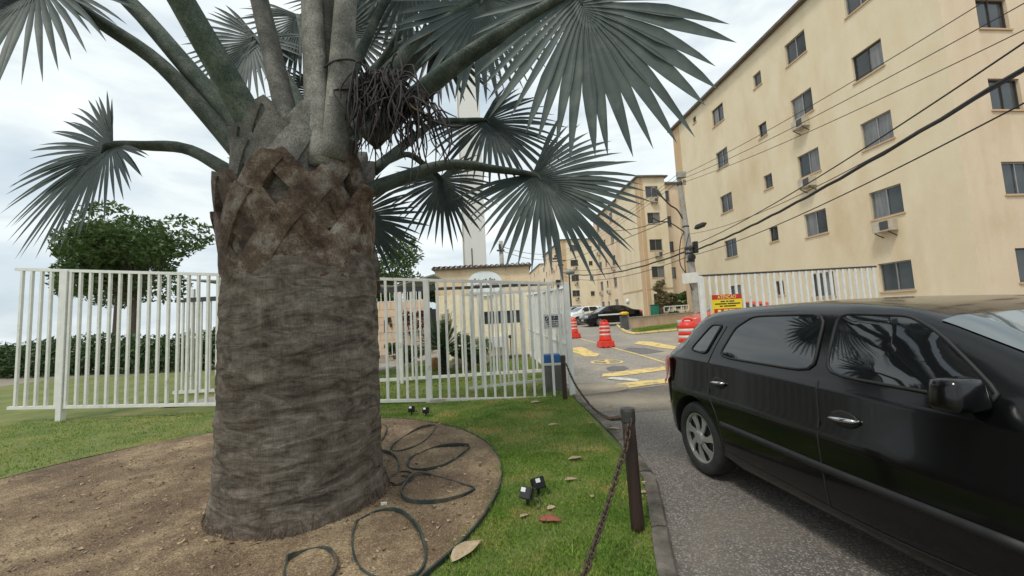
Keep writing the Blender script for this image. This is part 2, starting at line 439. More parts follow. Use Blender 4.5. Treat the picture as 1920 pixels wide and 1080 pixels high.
# walkway left of the gatehouse with pale edging
pa = [gnd(640, 705), gnd(752, 670), gnd(815, 662)]
wk0, wk1 = Vector((-5.2, 8.9, 0)), Vector((-2.45, 14.6, 0))
def wkx(y): return wk0.x + (y - wk0.y) * (wk1.x - wk0.x) / (wk1.y - wk0.y)
sheet('walkway', list(np.arange(8.0, 18.0, 0.4)), lambda y: wkx(y) - 1.5, lambda y: wkx(y), 3, M_path, LAWN_Z + 0.02)
kb = thing('walkway_edging', (wkx(11), 11, G(11)), 'pale narrow kerb edging the walkway inside the fence', 'edging')
for y0 in np.arange(8.0, 17.0, 1.0):
    mb = MB(); mb.bar((wkx(y0) + .05, y0 + .01, G(y0) + .045), (wkx(y0 + 1) + .05, y0 + .99, G(y0 + 1) + .045), 0.09, 0.08); mb.build('edging_stone', M_concrete, kb)

# ---- painted marks and patches on the road (flat paint, 4 mm sheets)
def decal(name, pts, material, label, cat, lift=0.006, group=None, px=True):
    P = [gnd(*p) if px else Vector(p) for p in pts]
    # subdivide along so that it follows the rising road
    mb = MB(); V = [(p.x, p.y, G(p.y) + lift) for p in P]
    mb.add(V, [tuple(range(len(V)))])
    o = mb.build(name, material, fix=False)
    bm = bmesh.new(); bm.from_mesh(o.data); bmesh.ops.triangulate(bm, faces=bm.faces)
    for f in bm.faces:
        if f.normal.z < 0: f.normal_flip()
    bm.to_mesh(o.data); bm.free()
    if cat is None: o['kind'] = 'structure'
    else: tag(o, label, cat, group)
    return o
def decal_line(name, pxs, w, material, label, cat, lift=0.006):
    P = spline([gnd(*p) for p in pxs], 26); mb = MB(); V = []; F = []
    for i, p in enumerate(P):
        t = (P[min(i + 1, 25)] - P[max(i - 1, 0)]); t.z = 0; t.normalize(); n = Vector((-t.y, t.x, 0))
        ww = w * random.uniform(0.9, 1.1)
        for s in (-1, 1):
            q = p + n * s * ww / 2; V.append((q.x, q.y, G(q.y) + lift))
    for i in range(25): F.append((2 * i, 2 * i + 1, 2 * i + 3, 2 * i + 2))
    mb.add(V, F); o = mb.build(name, material, fix=False)
    bm = bmesh.new(); bm.from_mesh(o.data)
    for f in bm.faces:
        if f.normal.z < 0: f.normal_flip()
    bm.to_mesh(o.data); bm.free()
    return tag(o, label, cat)
M_patch = mat_asphalt('dark_asphalt_patch', lin(92, 90, 92), lin(110, 106, 104), lin(140, 136, 130), 45, 0.7)
decal('asphalt_patch', [(1166, 656), (1182, 652), (1210, 653), (1246, 659), (1220, 663), (1192, 665)], M_patch, 'dark patch of newer asphalt right of the yellow lane line', 'road patch')
decal('asphalt_patch', [(1136, 690), (1150, 686), (1172, 687), (1180, 691), (1168, 696), (1142, 696)], M_patch, 'dark worn patch just below the painted yellow circle', 'road patch')
decal_line('lane_line', [(1086, 635), (1112, 642), (1154, 653.6), (1200, 666), (1258, 684)], 0.10, M_yellow, 'long thin yellow lane line running back past the orange drum', 'road marking', 0.010)
decal('yellow_arrow', [(1070, 659), (1070, 653), (1091, 651), (1101, 655), (1112, 661), (1125, 664), (1119, 669), (1097, 669)], M_yellow, 'broad yellow arrow painted on the road behind the gate post', 'road marking', 0.011)
decal('yellow_bar', [(1128, 707), (1131, 702), (1165, 697), (1258, 686), (1258, 693), (1200, 701), (1160, 706)], M_yellow, 'far yellow bar of the pair painted across the entrance', 'road marking', 0.011)
decal('yellow_bar', [(1149, 727), (1156, 721), (1190, 716), (1258, 710), (1258, 718), (1215, 723), (1180, 728)], M_yellow, 'near yellow bar of the pair painted across the entrance', 'road marking', 0.011)
decal('white_bar', [(1137, 711), (1145, 708), (1172, 709), (1200, 713), (1196, 716), (1165, 714)], M_whitepaint, 'worn white stroke between the two yellow entrance bars', 'road marking', 0.015)
decal('yellow_stripe', [(1189, 645), (1198, 640), (1222, 641), (1246, 646), (1275, 651), (1270, 656), (1240, 653), (1215, 648)], M_yellow, 'broad yellow stripe on the far right lane beside the black car', 'road marking', 0.011)
# circle with a crossed figure
cc = gnd(1138, 679); c_r = (gnd(1169, 679) - gnd(1107, 680)).length / 2
circ = thing('painted_circle', (cc.x, cc.y, G(cc.y)), 'yellow ring with a crossed figure painted on the road', 'road marking')
mb = MB(); V = []; F = []; n = 48
for i in range(n):
    a = 2 * math.pi * i / n
    for r_ in (c_r * 0.82, c_r):
        x, y = cc.x + r_ * math.cos(a), cc.y + r_ * 1.02 * math.sin(a); V.append((x, y, G(y) + 0.009))
for i in range(n):
    j = (i + 1) % n; F.append((2 * i, 2 * i + 1, 2 * j + 1, 2 * j))
mb.add(V, F); mb.build('ring', M_yellow, circ)
def stroke(a, b, w, z):
    a, b = Vector(a), Vector(b); t = (b - a).normalized(); nn = Vector((-t.y, t.x))
    P = [a + nn * w / 2, a - nn * w / 2, b - nn * w / 2, b + nn * w / 2]
    mb = MB(); mb.add([(cc.x + p.x * c_r, cc.y + p.y * c_r, G(cc.y + p.y * c_r) + z) for p in P], [(0, 1, 2, 3)]); mb.build('stroke', M_yellow, circ)
stroke((-0.52, 0.42), (0.30, -0.25), 0.22, 0.010); stroke((-0.12, -0.84), (0.16, 0.84), 0.24, 0.014); stroke((-0.28, -0.22), (0.42, 0.30), 0.22, 0.018)

# sand and grit washed over the drive
def mat_sand():
    M = bpy.data.materials.new('washed_sand'); M.use_nodes = True; nt = M.node_tree; L = nt.links; p = nt.nodes['Principled BSDF']
    p.inputs['Roughness'].default_value = 0.95; p.inputs['Base Color'].default_value = (*lin(184, 170, 148), 1)
    t = nd(nt, 'ShaderNodeTexCoord'); n1 = nd(nt, 'ShaderNodeTexNoise', Scale=1.1, Detail=9.0, Roughness=0.72); L.new(t.outputs['Object'], n1.inputs['Vector'])
    g = nd(nt, 'ShaderNodeTexGradient'); g.gradient_type = 'SPHERICAL'; mp_ = nd(nt, 'ShaderNodeMapping'); mp_.inputs['Scale'].default_value = (.62, 1.0, 1); L.new(t.outputs['Object'], mp_.inputs[0]); L.new(mp_.outputs[0], g.inputs[0])
    mu = nd(nt, 'ShaderNodeMath'); mu.operation = 'ADD'; L.new(n1.outputs['Fac'], mu.inputs[0]); L.new(g.outputs['Fac'], mu.inputs[1])
    mr = nd(nt, 'ShaderNodeMapRange'); mr.inputs['From Min'].default_value = 0.62; mr.inputs['From Max'].default_value = 1.35; mr.inputs['To Max'].default_value = .85; L.new(mu.outputs[0], mr.inputs[0])
    L.new(mr.outputs[0], p.inputs['Alpha']); return M
M_sand = mat_sand()
for (px_, py_, rx_, ry_, lab) in ((1165, 752, 1.5, .8, 'pale sand washed over the drive just before the joint'), (1105, 726, .75, .8, 'pale sand washed over the road behind the joint')):
    q = gnd(px_, py_); mb = MB(); V = [(0, 0, .014)]; n = 24
    for k in range(n): V.append((rx_ * math.cos(6.2832 * k / n), ry_ * math.sin(6.2832 * k / n), .014))
    mb.add(V, [(0, 1 + k, 1 + (k + 1) % n) for k in range(n)]); o = mb.build('sand_patch', M_sand); o.location = (q.x, q.y, G(q.y)); tag(o, lab, 'sand', kind='stuff')

# ------------------------------------------------------------------ grass blades (stuff)
BED_C = Vector((-2.80, 3.66)); BED_R = 2.62
def blades(name, n, xlo, xhi, ylo, yhi, hmin, hmax, wmin, wmax, xlim, inbed=True, dens=None, label=None):
    x = RNG.uniform(xlo, xhi, n); y = RNG.uniform(ylo, yhi, n)
    keep = np.ones(n, bool)
    xr_ = np.interp(y, ey, ex) if xlim == 'kerb' else 1.0 - 0.085 * (y - 7.3)
    keep &= x < xr_ - 0.005 + RNG.uniform(-0.01, 0.03, n)
    if inbed: keep &= np.hypot(x - BED_C.x, y - BED_C.y) > BED_R + 0.012 - RNG.uniform(0, 1, n) ** 3 * 0.12 * (0.6 + 0.6 * np.sin(9 * np.arctan2(y - BED_C.y, x - BED_C.x) * 3))
    else: keep &= (x > np.interp(y, [wk0.y, wk1.y], [wk0.x, wk1.x]) + 0.1)
    # thin it irregularly
    z_in = np.hypot(x - BED_C.x, y - BED_C.y) < BED_R
    cl = np.sin(x * 7.1 + 2 * np.sin(y * 3.3)) * np.sin(y * 6.3 + 1.7 * np.sin(x * 4.1))
    keep &= RNG.uniform(-1.2, 1, n) < cl * 0.5 + 0.55
    if dens is not None: keep &= RNG.uniform(0, 1, n) < dens(x, y)
    x, y = x[keep], y[keep]; n = len(x); z_in = z_in[keep]
    t = np.maximum(0, y - 6); z = 0.04 * t * t / (t + 3) + LAWN_Z - 0.004 + (0.028 * z_in if inbed else 0)
    h = RNG.uniform(hmin, hmax, n); w = RNG.uniform(wmin, wmax, n); a = RNG.uniform(0, 2 * np.pi, n)
    b = RNG.uniform(0, 2 * np.pi, n); le = h * RNG.uniform(0.2, 1.1, n)
    V = np.empty((n, 3, 3))
    V[:, 0] = np.c_[x - np.cos(a) * w, y - np.sin(a) * w, z]
    V[:, 1] = np.c_[x + np.cos(a) * w, y + np.sin(a) * w, z]
    V[:, 2] = np.c_[x + np.cos(b) * le, y + np.sin(b) * le, z + h]
    o = mesh_np(name, V.reshape(-1, 3), np.arange(n * 3).reshape(-1, 3), M_grass)
    tag(o, label, 'grass', kind='stuff'); return o
blades('grass', 150000, -0.7, 1.15, 1.3, 4.3, 0.012, 0.036, 0.0018, 0.0035, 'kerb', dens=lambda x, y: np.clip(1.25 - 0.2 * (y - 1.5), .4, 1), label='short green and straw lawn grass in the foreground')
blades('grass', 2600, -0.6, 1.1, 1.4, 6.5, 0.04, 0.085, 0.0022, 0.004, 'kerb', label='taller loose grass tufts scattered over the foreground lawn')
blades('grass', 110000, -4.5, 1.0, 4.2, 7.4, 0.018, 0.042, 0.003, 0.005, 'kerb', label='short green lawn grass between soil bed and fence')
blades('grass', 50000, -9.0, -2.0, 0.8, 7.4, 0.02, 0.045, 0.004, 0.007, 'kerb', label='short lawn grass left of the palm bed')
blades('grass', 70000, -9.0, 1.0, 7.35, 13.2, 0.025, 0.06, 0.005, 0.009, 'side', inbed=False, label='green lawn grass behind the white fence')

# ------------------------------------------------------------------ soil bed under the palm
def mat_soil():
    M = bpy.data.materials.new('gritty_soil'); M.use_nodes = True; nt = M.node_tree; L = nt.links; p = nt.nodes['Principled BSDF']
    p.inputs['Roughness'].default_value = 0.95
    t = nd(nt, 'ShaderNodeTexCoord')
    n1 = nd(nt, 'ShaderNodeTexNoise', Scale=1.25, Detail=9.0, Roughness=0.75); L.new(t.outputs['Object'], n1.inputs['Vector'])
    r1 = nd(nt, 'ShaderNodeValToRGB'); e = r1.color_ramp.elements
    e[0].position = 0.32; e[0].color = (*lin(80, 62, 48), 1); e[1].position = 0.66; e[1].color = (*lin(174, 153, 121), 1); k_ = e.new(0.49); k_.color = (*lin(122, 102, 79), 1)
    L.new(n1.outputs['Fac'], r1.inputs[0])
    v = nd(nt, 'ShaderNodeTexVoronoi', Scale=130.0); L.new(t.outputs['Object'], v.inputs['Vector'])
    s = nd(nt, 'ShaderNodeSeparateColor'); L.new(v.outputs['Color'], s.inputs[0])
    r2 = nd(nt, 'ShaderNodeValToRGB'); e = r2.color_ramp.elements
    e[0].position = 0.0; e[0].color = (0.62, 0.60, 0.58, 1); e[1].position = 1.0; e[1].color = (1.45, 1.42, 1.36, 1); k = e.new(0.6); k.color = (0.95, 0.95, 0.95, 1)
    L.new(s.outputs[0], r2.inputs[0])
    mx = nd(nt, 'ShaderNodeMix'); mx.data_type = 'RGBA'; mx.blend_type = 'MULTIPLY'; mx.inputs['Factor'].default_value = 1.0
    L.new(r1.outputs[0], mx.inputs['A']); L.new(r2.outputs[0], mx.inputs['B']); L.new(mx.outputs['Result'], p.inputs['Base Color'])
    n3 = nd(nt, 'ShaderNodeTexNoise', Scale=70.0, Detail=5.0); L.new(t.outputs['Object'], n3.inputs['Vector'])
    bp = nd(nt, 'ShaderNodeBump'); bp.inputs['Strength'].default_value = 0.8; bp.inputs['Distance'].default_value = 0.02
    L.new(n3.outputs['Fac'], bp.inputs['Height']); L.new(bp.outputs[0], p.inputs['Normal'])
    return M
M_soil = mat_soil()
TR = Vector((-1.757, 3.33))          # trunk axis
def soil_z(x, y):
    d = math.hypot(x - TR.x, y - TR.y); e = math.hypot(x - BED_C.x, y - BED_C.y) / BED_R
    return LAWN_Z + 0.034 + 0.05 * max(0, 1 - (d - 0.5) / 0.9) ** 2 + 0.012 * math.sin(x * 5.1 + 1.3 * y) * math.sin(y * 4.3) * max(0, 1 - e ** 4)
mb = MB(); V = [(BED_C.x, BED_C.y, soil_z(*BED_C))]; F = []; nr, na = 46, 110
for i in range(1, nr + 1):
    for k in range(na):
        a = 2 * math.pi * k / na; r_ = BED_R * i / nr
        x, y = BED_C.x + r_ * math.cos(a), BED_C.y + r_ * math.sin(a); V.append((x, y, soil_z(x, y) + random.uniform(-.004, .004)))
for k in range(na): F.append((0, 1 + k, 1 + (k + 1) % na))
for i in range(nr - 1):
    for k in range(na):
        a = 1 + i * na + k; b = 1 + i * na + (k + 1) % na; F.append((a, a + na, b + na, b))
mb.add(V, F); soil = mb.build('soil_bed', M_soil, smooth=True); soil['kind'] = 'structure'
# grit and mulch crumbs
n = 26000; a = RNG.uniform(0, 2 * np.pi, n); r_ = BED_R * np.sqrt(RNG.uniform(0, 1, n)) * 0.99
x = BED_C.x + r_ * np.cos(a); y = BED_C.y + r_ * np.sin(a); s_ = RNG.uniform(0.0022, 0.0075, n) * np.where(RNG.uniform(0, 1, n) > .96, 1.9, 1)
z = np.array([soil_z(u, v_) for u, v_ in zip(x, y)]) 
tet = np.array([[1, 0, -.3], [-.5, .87, -.3], [-.5, -.87, -.3], [0, 0, .8]])
ro = RNG.uniform(0, 2 * np.pi, n); st = RNG.uniform(0.5, 1.6, n)
V = np.empty((n, 4, 3))
for k in range(4):
    lx, ly, lz = tet[k]
    V[:, k, 0] = x + s_ * (lx * st * np.cos(ro) - ly * np.sin(ro)); V[:, k, 1] = y + s_ * (lx * st * np.sin(ro) + ly * np.cos(ro)); V[:, k, 2] = z + s_ * (lz * .8 + .2)
base = np.arange(n)[:, None] * 4
Fq = np.concatenate([base + np.array([0, 1, 3]), base + np.array([1, 2, 3]), base + np.array([2, 0, 3])])
M_crumb = mat('grit_crumbs', lin(112, 94, 74), lin(172, 154, 128), 60, 0.95, c3=lin(70, 54, 42), s3=35, lo3=0.5, hi3=0.6)
tag(mesh_np('grit', V.reshape(-1, 3), Fq, M_crumb), 'tan grit and mulch crumbs scattered over the soil bed', 'grit', kind='stuff')

# litter: flat chips, bark bits and dry leaf scraps
n = 2600; a = RNG.uniform(0, 2 * np.pi, n); r_ = BED_R * np.sqrt(RNG.uniform(0, 1, n)) * 1.0
x = BED_C.x + r_ * np.cos(a); y = BED_C.y + r_ * np.sin(a); cl_ = np.sin(x * 3.1 + 1.2 * np.sin(y * 2.3)) * np.sin(y * 3.7)
kp = RNG.uniform(-1, 1, n) < cl_ * 1.1 + .1; x, y = x[kp], y[kp]; n = len(x)
z = np.array([soil_z(u, v_) for u, v_ in zip(x, y)]) + .004
la = RNG.uniform(.006, .026, n); lb = la * RNG.uniform(.25, .7, n); ro = RNG.uniform(0, 6.28, n); ti = RNG.uniform(-.012, .012, (n, 4)) * .8 + .004
V = np.empty((n, 4, 3))
for k, (u_, v_) in enumerate(((-1, -.3), (.2, -1), (1, .2), (-.1, 1))):
    V[:, k, 0] = x + la * u_ * np.cos(ro) - lb * v_ * np.sin(ro); V[:, k, 1] = y + la * u_ * np.sin(ro) + lb * v_ * np.cos(ro); V[:, k, 2] = z + ti[:, k]
M_litter = mat('dry_litter', lin(78, 60, 46), lin(176, 154, 122), 26, 0.9, lo=.40, hi=.60, detail=2)
tag(mesh_np('litter', V.reshape(-1, 3), np.arange(4 * n).reshape(-1, 4), M_litter), 'brown and straw litter chips lying in drifts on the soil bed', 'litter', kind='stuff')

# plastic edging: outer ring and the leaf shaped loops
M_edge = mat('green_black_edging', lin(46, 56, 52), lin(70, 78, 72), 5, 0.75, c3=lin(118, 104, 84), s3=6, lo3=0.5, hi3=0.72, spec=.2)
def edging(name, pts, h, label, closed=True, base=None, w=0.012):
    P = [Vector(p) for p in pts]; n = len(P); mb = MB(); V = []; F = []
    for i, p in enumerate(P):
        q0 = P[(i - 1) % n] if closed or i else p; q1 = P[(i + 1) % n] if closed or i < n - 1 else p
        t = q1 - q0; t.z = 0; t.normalize(); nn = Vector((-t.y, t.x, 0)); b = soil_z(p.x, p.y) if base is None else base
        hh = h * (0.62 + 0.5 * math.sin(i * .21 + p.x * 4 + p.y * 3))
        for s, z_ in ((-1, -0.02), (1, -0.02), (1.2, hh), (-1.2, hh)): V.append((p.x + nn.x * s * w / 2, p.y + nn.y * s * w / 2, b + z_))
    m_ = n if closed else n - 1
    for i in range(m_):
        j = (i + 1) % n
        for k in range(4): F.append((i * 4 + k, i * 4 + (k + 1) % 4, j * 4 + (k + 1) % 4, j * 4 + k))
    mb.add(V, F); o = mb.build(name, M_edge, fix=True)
    return tag(o, label, 'garden edging', 'plastic edging strips in the soil bed')
edging('edging_ring', [(BED_C.x + BED_R * math.cos(a_), BED_C.y + BED_R * math.sin(a_), 0) for a_ in np.linspace(0, 2 * math.pi, 90, endpoint=False)], 0.006, 'large round edging strip between soil bed and lawn')
def loop(crop, label, closed=True, n=44):
    P = [gnd(555 + u / 3.484, 770 + v_ / 3.484, LAWN_Z + 0.02) for u, v_ in crop]
    if closed:
        S = spline(P + [P[0]], n + 1)[:-1]
    else: S = spline(P, n)
    return edging('edging_loop', S, 0.032, label, closed, w=0.010)
loop([(620, 265), (640, 225), (700, 180), (800, 130), (880, 108), (915, 105), (905, 130), (870, 180), (810, 228), (720, 262), (660, 272)], 'slim leaf shaped edging loop farthest from the camera')
loop([(730, 390), (745, 340), (800, 290), (900, 255), (1050, 243), (1130, 243), (1110, 275), (1050, 320), (960, 370), (850, 405), (770, 408)], 'leaf shaped edging loop in the middle, beside the lawn')
loop([(735, 480), (790, 448), (870, 440), (960, 455), (1080, 490), (1165, 525), (1120, 565), (1050, 593), (950, 620), (820, 632), (720, 618), (690, 560)], 'broad leaf shaped edging loop right of the cable coil')
loop([(400, 760), (520, 695), (640, 685), (720, 720), (790, 790), (835, 890), (845, 1000), (800, 1090), (680, 1130), (540, 1120), (430, 1060), (375, 960), (370, 850)], 'big round edging loop nearest the bottom of the picture')
loop([(-60, 1010), (0, 975), (80, 940), (150, 930), (210, 950), (250, 1000), (258, 1080), (200, 1150), (60, 1180), (-70, 1120)], 'round edging loop in front of the palm trunk')
loop([(470, 60), (540, 85), (590, 112), (586, 160), (560, 205), (500, 240), (420, 190)], 'edging loop half hidden behind the palm trunk')
loop([(560, 282), (620, 302), (660, 340), (676, 385), (670, 425)], 'short curved edging strip touching the trunk base', closed=False, n=20)

# coil of black garden cable and its connector
cc2 = gnd(555 + 668 / 3.484, 770 + 480 / 3.484, 0.04)
coil = thing('cable_coil', cc2, 'coil of black garden cable lying at the palm foot', 'cable')
mb = MB()
for k in range(6):
    R_ = 0.075 + 0.012 * k; ox, oy = random.uniform(-.02, .02), random.uniform(-.02, .02); ph = random.uniform(0, 6)
    mb.tube([(cc2.x + ox + R_ * math.cos(a_), cc2.y + oy + R_ * 1.15 * math.sin(a_), cc2.z + 0.03 + 0.018 * math.sin(2 * a_ + ph)) for a_ in np.linspace(0, 6.28, 30)], 0.0060, 6)
mb.build('loops', M_wire, coil, smooth=True)
mb = MB(); e0 = gnd(555 + 560 / 3.484, 770 + 640 / 3.484, .05); e1 = gnd(555 + 425 / 3.484, 770 + 722 / 3.484, .03)
mb.tube(spline([cc2 + Vector((-.05, -.05, .03)), e0, (e0 + e1) / 2, e1], 12), [.006, .008, .016, .02, .022, .022, .02, .018, .015, .012, .008, .004], 7, flat=.5)
mb.build('cable_tail', M_black, coil, smooth=True)
mb = MB(); mb.box(e0 + Vector((0.012, 0.01, .03)), (.045, .016, .022), Euler((0, .2, .6)).to_matrix()); mb.build('connector', M_white, coil)

# ------------------------------------------------------------------ the palm
CROWN = Vector((TR.x, TR.y, 2.85))
palm = thing('palm_tree', (TR.x, TR.y, 0.0), 'huge silver green fan palm with thick ringed trunk in the round soil bed', 'palm tree')
def mat_trunk():
    M = bpy.data.materials.new('palm_trunk_bark'); M.use_nodes = True; nt = M.node_tree; L = nt.links; p = nt.nodes['Principled BSDF']
    p.inputs['Roughness'].default_value = 0.95; p.inputs['Specular IOR Level'].default_value = 0.2
    t = nd(nt, 'ShaderNodeTexCoord')
    mh = nd(nt, 'ShaderNodeMapping'); mh.inputs['Scale'].default_value = (3.2, 3.2, 12); L.new(t.outputs['Object'], mh.inputs[0])
    mv = nd(nt, 'ShaderNodeMapping'); mv.inputs['Scale'].default_value = (110, 110, 7); L.new(t.outputs['Object'], mv.inputs[0])
    nh = nd(nt, 'ShaderNodeTexNoise', Scale=0.9, Detail=8.0, Roughness=0.72, Distortion=1.6); L.new(mh.outputs[0], nh.inputs['Vector'])
    nv_ = nd(nt, 'ShaderNodeTexNoise', Scale=1.0, Detail=5.0, Roughness=0.7); L.new(mv.outputs[0], nv_.inputs['Vector'])
    nl = nd(nt, 'ShaderNodeTexNoise', Scale=2.4, Detail=5.0, Roughness=0.6); L.new(t.outputs['Object'], nl.inputs['Vector'])
    r1 = nd(nt, 'ShaderNodeValToRGB'); e = r1.color_ramp.elements
    e[0].position = 0.30; e[0].color = (*lin(56, 50, 44), 1); e[1].position = 0.68; e[1].color = (*lin(158, 148, 136), 1); k = e.new(0.46); k.color = (*lin(112, 104, 94), 1)
    L.new(nh.outputs['Fac'], r1.inputs[0])
    r2 = nd(nt, 'ShaderNodeValToRGB'); e = r2.color_ramp.elements; e[0].position = 0.30; e[0].color = (0.76, 0.75, 0.74, 1); e[1].position = 0.58; e[1].color = (1.08, 1.08, 1.08, 1)
    L.new(nv_.outputs['Fac'], r2.inputs[0])
    mx = nd(nt, 'ShaderNodeMix'); mx.data_type = 'RGBA'; mx.blend_type = 'MULTIPLY'; mx.inputs['Factor'].default_value = 1
    L.new(r1.outputs[0], mx.inputs['A']); L.new(r2.outputs[0], mx.inputs['B'])
    # reddish brown worn patches
    r3 = nd(nt, 'ShaderNodeMapRange'); r3.inputs['From Min'].default_value = 0.5; r3.inputs['From Max'].default_value = 0.72; r3.inputs['To Max'].default_value = 0.42; L.new(nl.outputs['Fac'], r3.inputs[0])
    mx2 = nd(nt, 'ShaderNodeMix'); mx2.data_type = 'RGBA'; L.new(r3.outputs[0], mx2.inputs['Factor']); L.new(mx.outputs['Result'], mx2.inputs['A']); mx2.inputs['B'].default_value = (*lin(92, 68, 52), 1)
    nb = nd(nt, 'ShaderNodeTexNoise', Scale=9.0, Detail=6.0, Roughness=0.75); L.new(t.outputs['Object'], nb.inputs['Vector'])
    rb_2 = nd(nt, 'ShaderNodeValToRGB'); e = rb_2.color_ramp.elements; e[0].position = 0.36; e[0].color = (0.66, 0.64, 0.61, 1); e[1].position = 0.62; e[1].color = (1.18, 1.18, 1.18, 1)
    L.new(nb.outputs['Fac'], rb_2.inputs[0])
    mx3 = nd(nt, 'ShaderNodeMix'); mx3.data_type = 'RGBA'; mx3.blend_type = 'MULTIPLY'; mx3.inputs['Factor'].default_value = 1
    L.new(mx2.outputs['Result'], mx3.inputs['A']); L.new(rb_2.outputs[0], mx3.inputs['B']); L.new(mx3.outputs['Result'], p.inputs['Base Color'])
    ad = nd(nt, 'ShaderNodeMath'); ad.operation = 'ADD'; L.new(nh.outputs['Fac'], ad.inputs[0]); L.new(nv_.outputs['Fac'], ad.inputs[1])
    bp = nd(nt, 'ShaderNodeBump'); bp.inputs['Strength'].default_value = 0.9; bp.inputs['Distance'].default_value = 0.022
    L.new(ad.outputs[0], bp.inputs['Height']); L.new(bp.outputs[0], p.inputs['Normal'])
    return M
M_trunk = mat_trunk()
# trunk: lathe with irregular rings
mb = MB(); V = []; F = []; na = 150; zs = np.arange(-0.05, 2.75, 0.0125)
scar = [-.1]
while scar[-1] < 2.9: scar.append(scar[-1] + random.uniform(.045, .115))
scar = np.array(scar); scar_d = [random.uniform(.003, .011) for _ in scar]
ringph = [random.uniform(0, 6.28) for _ in range(6)]
for z_ in zs:
    rb = interp(z_, [-.05, .05, .2, .45, .9, 1.5, 1.9, 2.3, 2.8], [.67, .645, .615, .60, .592, .585, .57, .52, .44])
    for k in range(na):
        a_ = 2 * math.pi * k / na
        zz = z_ + 0.03 * math.sin(a_ * 2 + ringph[0]) + 0.015 * math.sin(5 * a_ + ringph[1])
        si = max(0, int(np.searchsorted(scar, zz + .006 * math.sin(11 * a_ + zz * 5))) - 1); fr_ = (zz - scar[si]) / (scar[min(si + 1, len(scar) - 1)] - scar[si] + 1e-6)
        ring = scar_d[si] * (1 - fr_) * (.55 + .45 * math.sin(2 * a_ + si * 2.4)) + 0.004 * math.sin(zz * 21 + 2 * math.sin(3 * a_)) + random.uniform(-.0025, .0025)
        r_ = rb + ring + 0.008 * math.sin(3 * a_ + ringph[2] + z_)
        V.append((TR.x + r_ * math.cos(a_), TR.y + r_ * math.sin(a_), z_))
for i in range(len(zs) - 1):
    for k in range(na): F.append((i * na + k, i * na + (k + 1) % na, (i + 1) * na + (k + 1) % na, (i + 1) * na + k))
F.append(tuple(range((len(zs) - 1) * na, len(zs) * na)))
mb.add(V, F); mb.build('trunk', M_trunk, palm, smooth=True)
mb = MB()
for k in range(700):
    a_ = random.uniform(0, 6.283); z_ = random.uniform(.01, .12) * random.random() + .005; r_ = .655 - .2 * z_; r2 = r_ + random.uniform(.01, .07) * (1 + .8 * math.sin(5 * a_)); da_ = random.uniform(-.09, .09); w_ = random.uniform(.0015, .004)
    mb.tube([(TR.x + r_ * math.cos(a_), TR.y + r_ * math.sin(a_), z_ + .06), (TR.x + (r_ + .02) * math.cos(a_ + da_ * .5), TR.y + (r_ + .02) * math.sin(a_ + da_ * .5), z_ * .5 + .05), (TR.x + r2 * math.cos(a_ + da_), TR.y + r2 * math.sin(a_ + da_), .055)], [w_, w_, w_ * .5], 4)
mb.build('root_fringe', mat('root_fibres', lin(82, 68, 56), lin(112, 96, 80), 20, .95), palm)

def mat_boot(name, low, mid, high, z0, z1):
    M = bpy.data.materials.new(name); M.use_nodes = True; nt = M.node_tree; L = nt.links; p = nt.nodes['Principled BSDF']
    p.inputs['Roughness'].default_value = 0.85; p.inputs['Specular IOR Level'].default_value = 0.3
    t = nd(nt, 'ShaderNodeTexCoord')
    n1 = nd(nt, 'ShaderNodeTexNoise', Scale=5.0, Detail=7.0, Roughness=0.7); L.new(t.outputs['Object'], n1.inputs['Vector'])
    n2 = nd(nt, 'ShaderNodeTexNoise', Scale=90.0, Detail=3.0, Roughness=0.7); L.new(t.outputs['Object'], n2.inputs['Vector'])
    r1 = nd(nt, 'ShaderNodeValToRGB'); e = r1.color_ramp.elements
    e[0].position = 0.36; e[0].color = (*low, 1); e[1].position = 0.64; e[1].color = (*high, 1); k = e.new(0.5); k.color = (*mid, 1)
    L.new(n1.outputs['Fac'], r1.inputs[0])
    r2 = nd(nt, 'ShaderNodeValToRGB'); e = r2.color_ramp.elements; e[0].position = 0.3; e[0].color = (0.45, 0.45, 0.46, 1); e[1].position = 0.65; e[1].color = (1.25, 1.25, 1.25, 1)
    L.new(n2.outputs['Fac'], r2.inputs[0])
    mx = nd(nt, 'ShaderNodeMix'); mx.data_type = 'RGBA'; mx.blend_type = 'MULTIPLY'; mx.inputs['Factor'].default_value = 1
    oi = nd(nt, 'ShaderNodeObjectInfo'); orr = nd(nt, 'ShaderNodeMapRange'); orr.inputs['To Min'].default_value = 0.62; orr.inputs['To Max'].default_value = 1.25; L.new(oi.outputs['Random'], orr.inputs[0])
    sc_ = nd(nt, 'ShaderNodeVectorMath'); sc_.operation = 'SCALE'; L.new(r1.outputs[0], sc_.inputs[0]); L.new(orr.outputs[0], sc_.inputs['Scale'])
    L.new(sc_.outputs[0], mx.inputs['A']); L.new(r2.outputs[0], mx.inputs['B']); L.new(mx.outputs['Result'], p.inputs['Base Color'])
    bp = nd(nt, 'ShaderNodeBump'); bp.inputs['Strength'].default_value = 0.5; bp.inputs['Distance'].default_value = 0.01
    L.new(n2.outputs['Fac'], bp.inputs['Height']); L.new(bp.outputs[0], p.inputs['Normal'])
    return M
M_boot = mat_boot('old_leaf_base', lin(62, 48, 38), lin(104, 87, 72), lin(150, 142, 132), 0, 1)
M_petiole = mat_boot('grey_scurfy_petiole', lin(92, 92, 84), lin(116, 114, 106), lin(142, 140, 132), 0, 1)
M_petgreen = mat_boot('green_grey_petiole', lin(62, 74, 66), lin(84, 94, 84), lin(112, 118, 108), 0, 1)

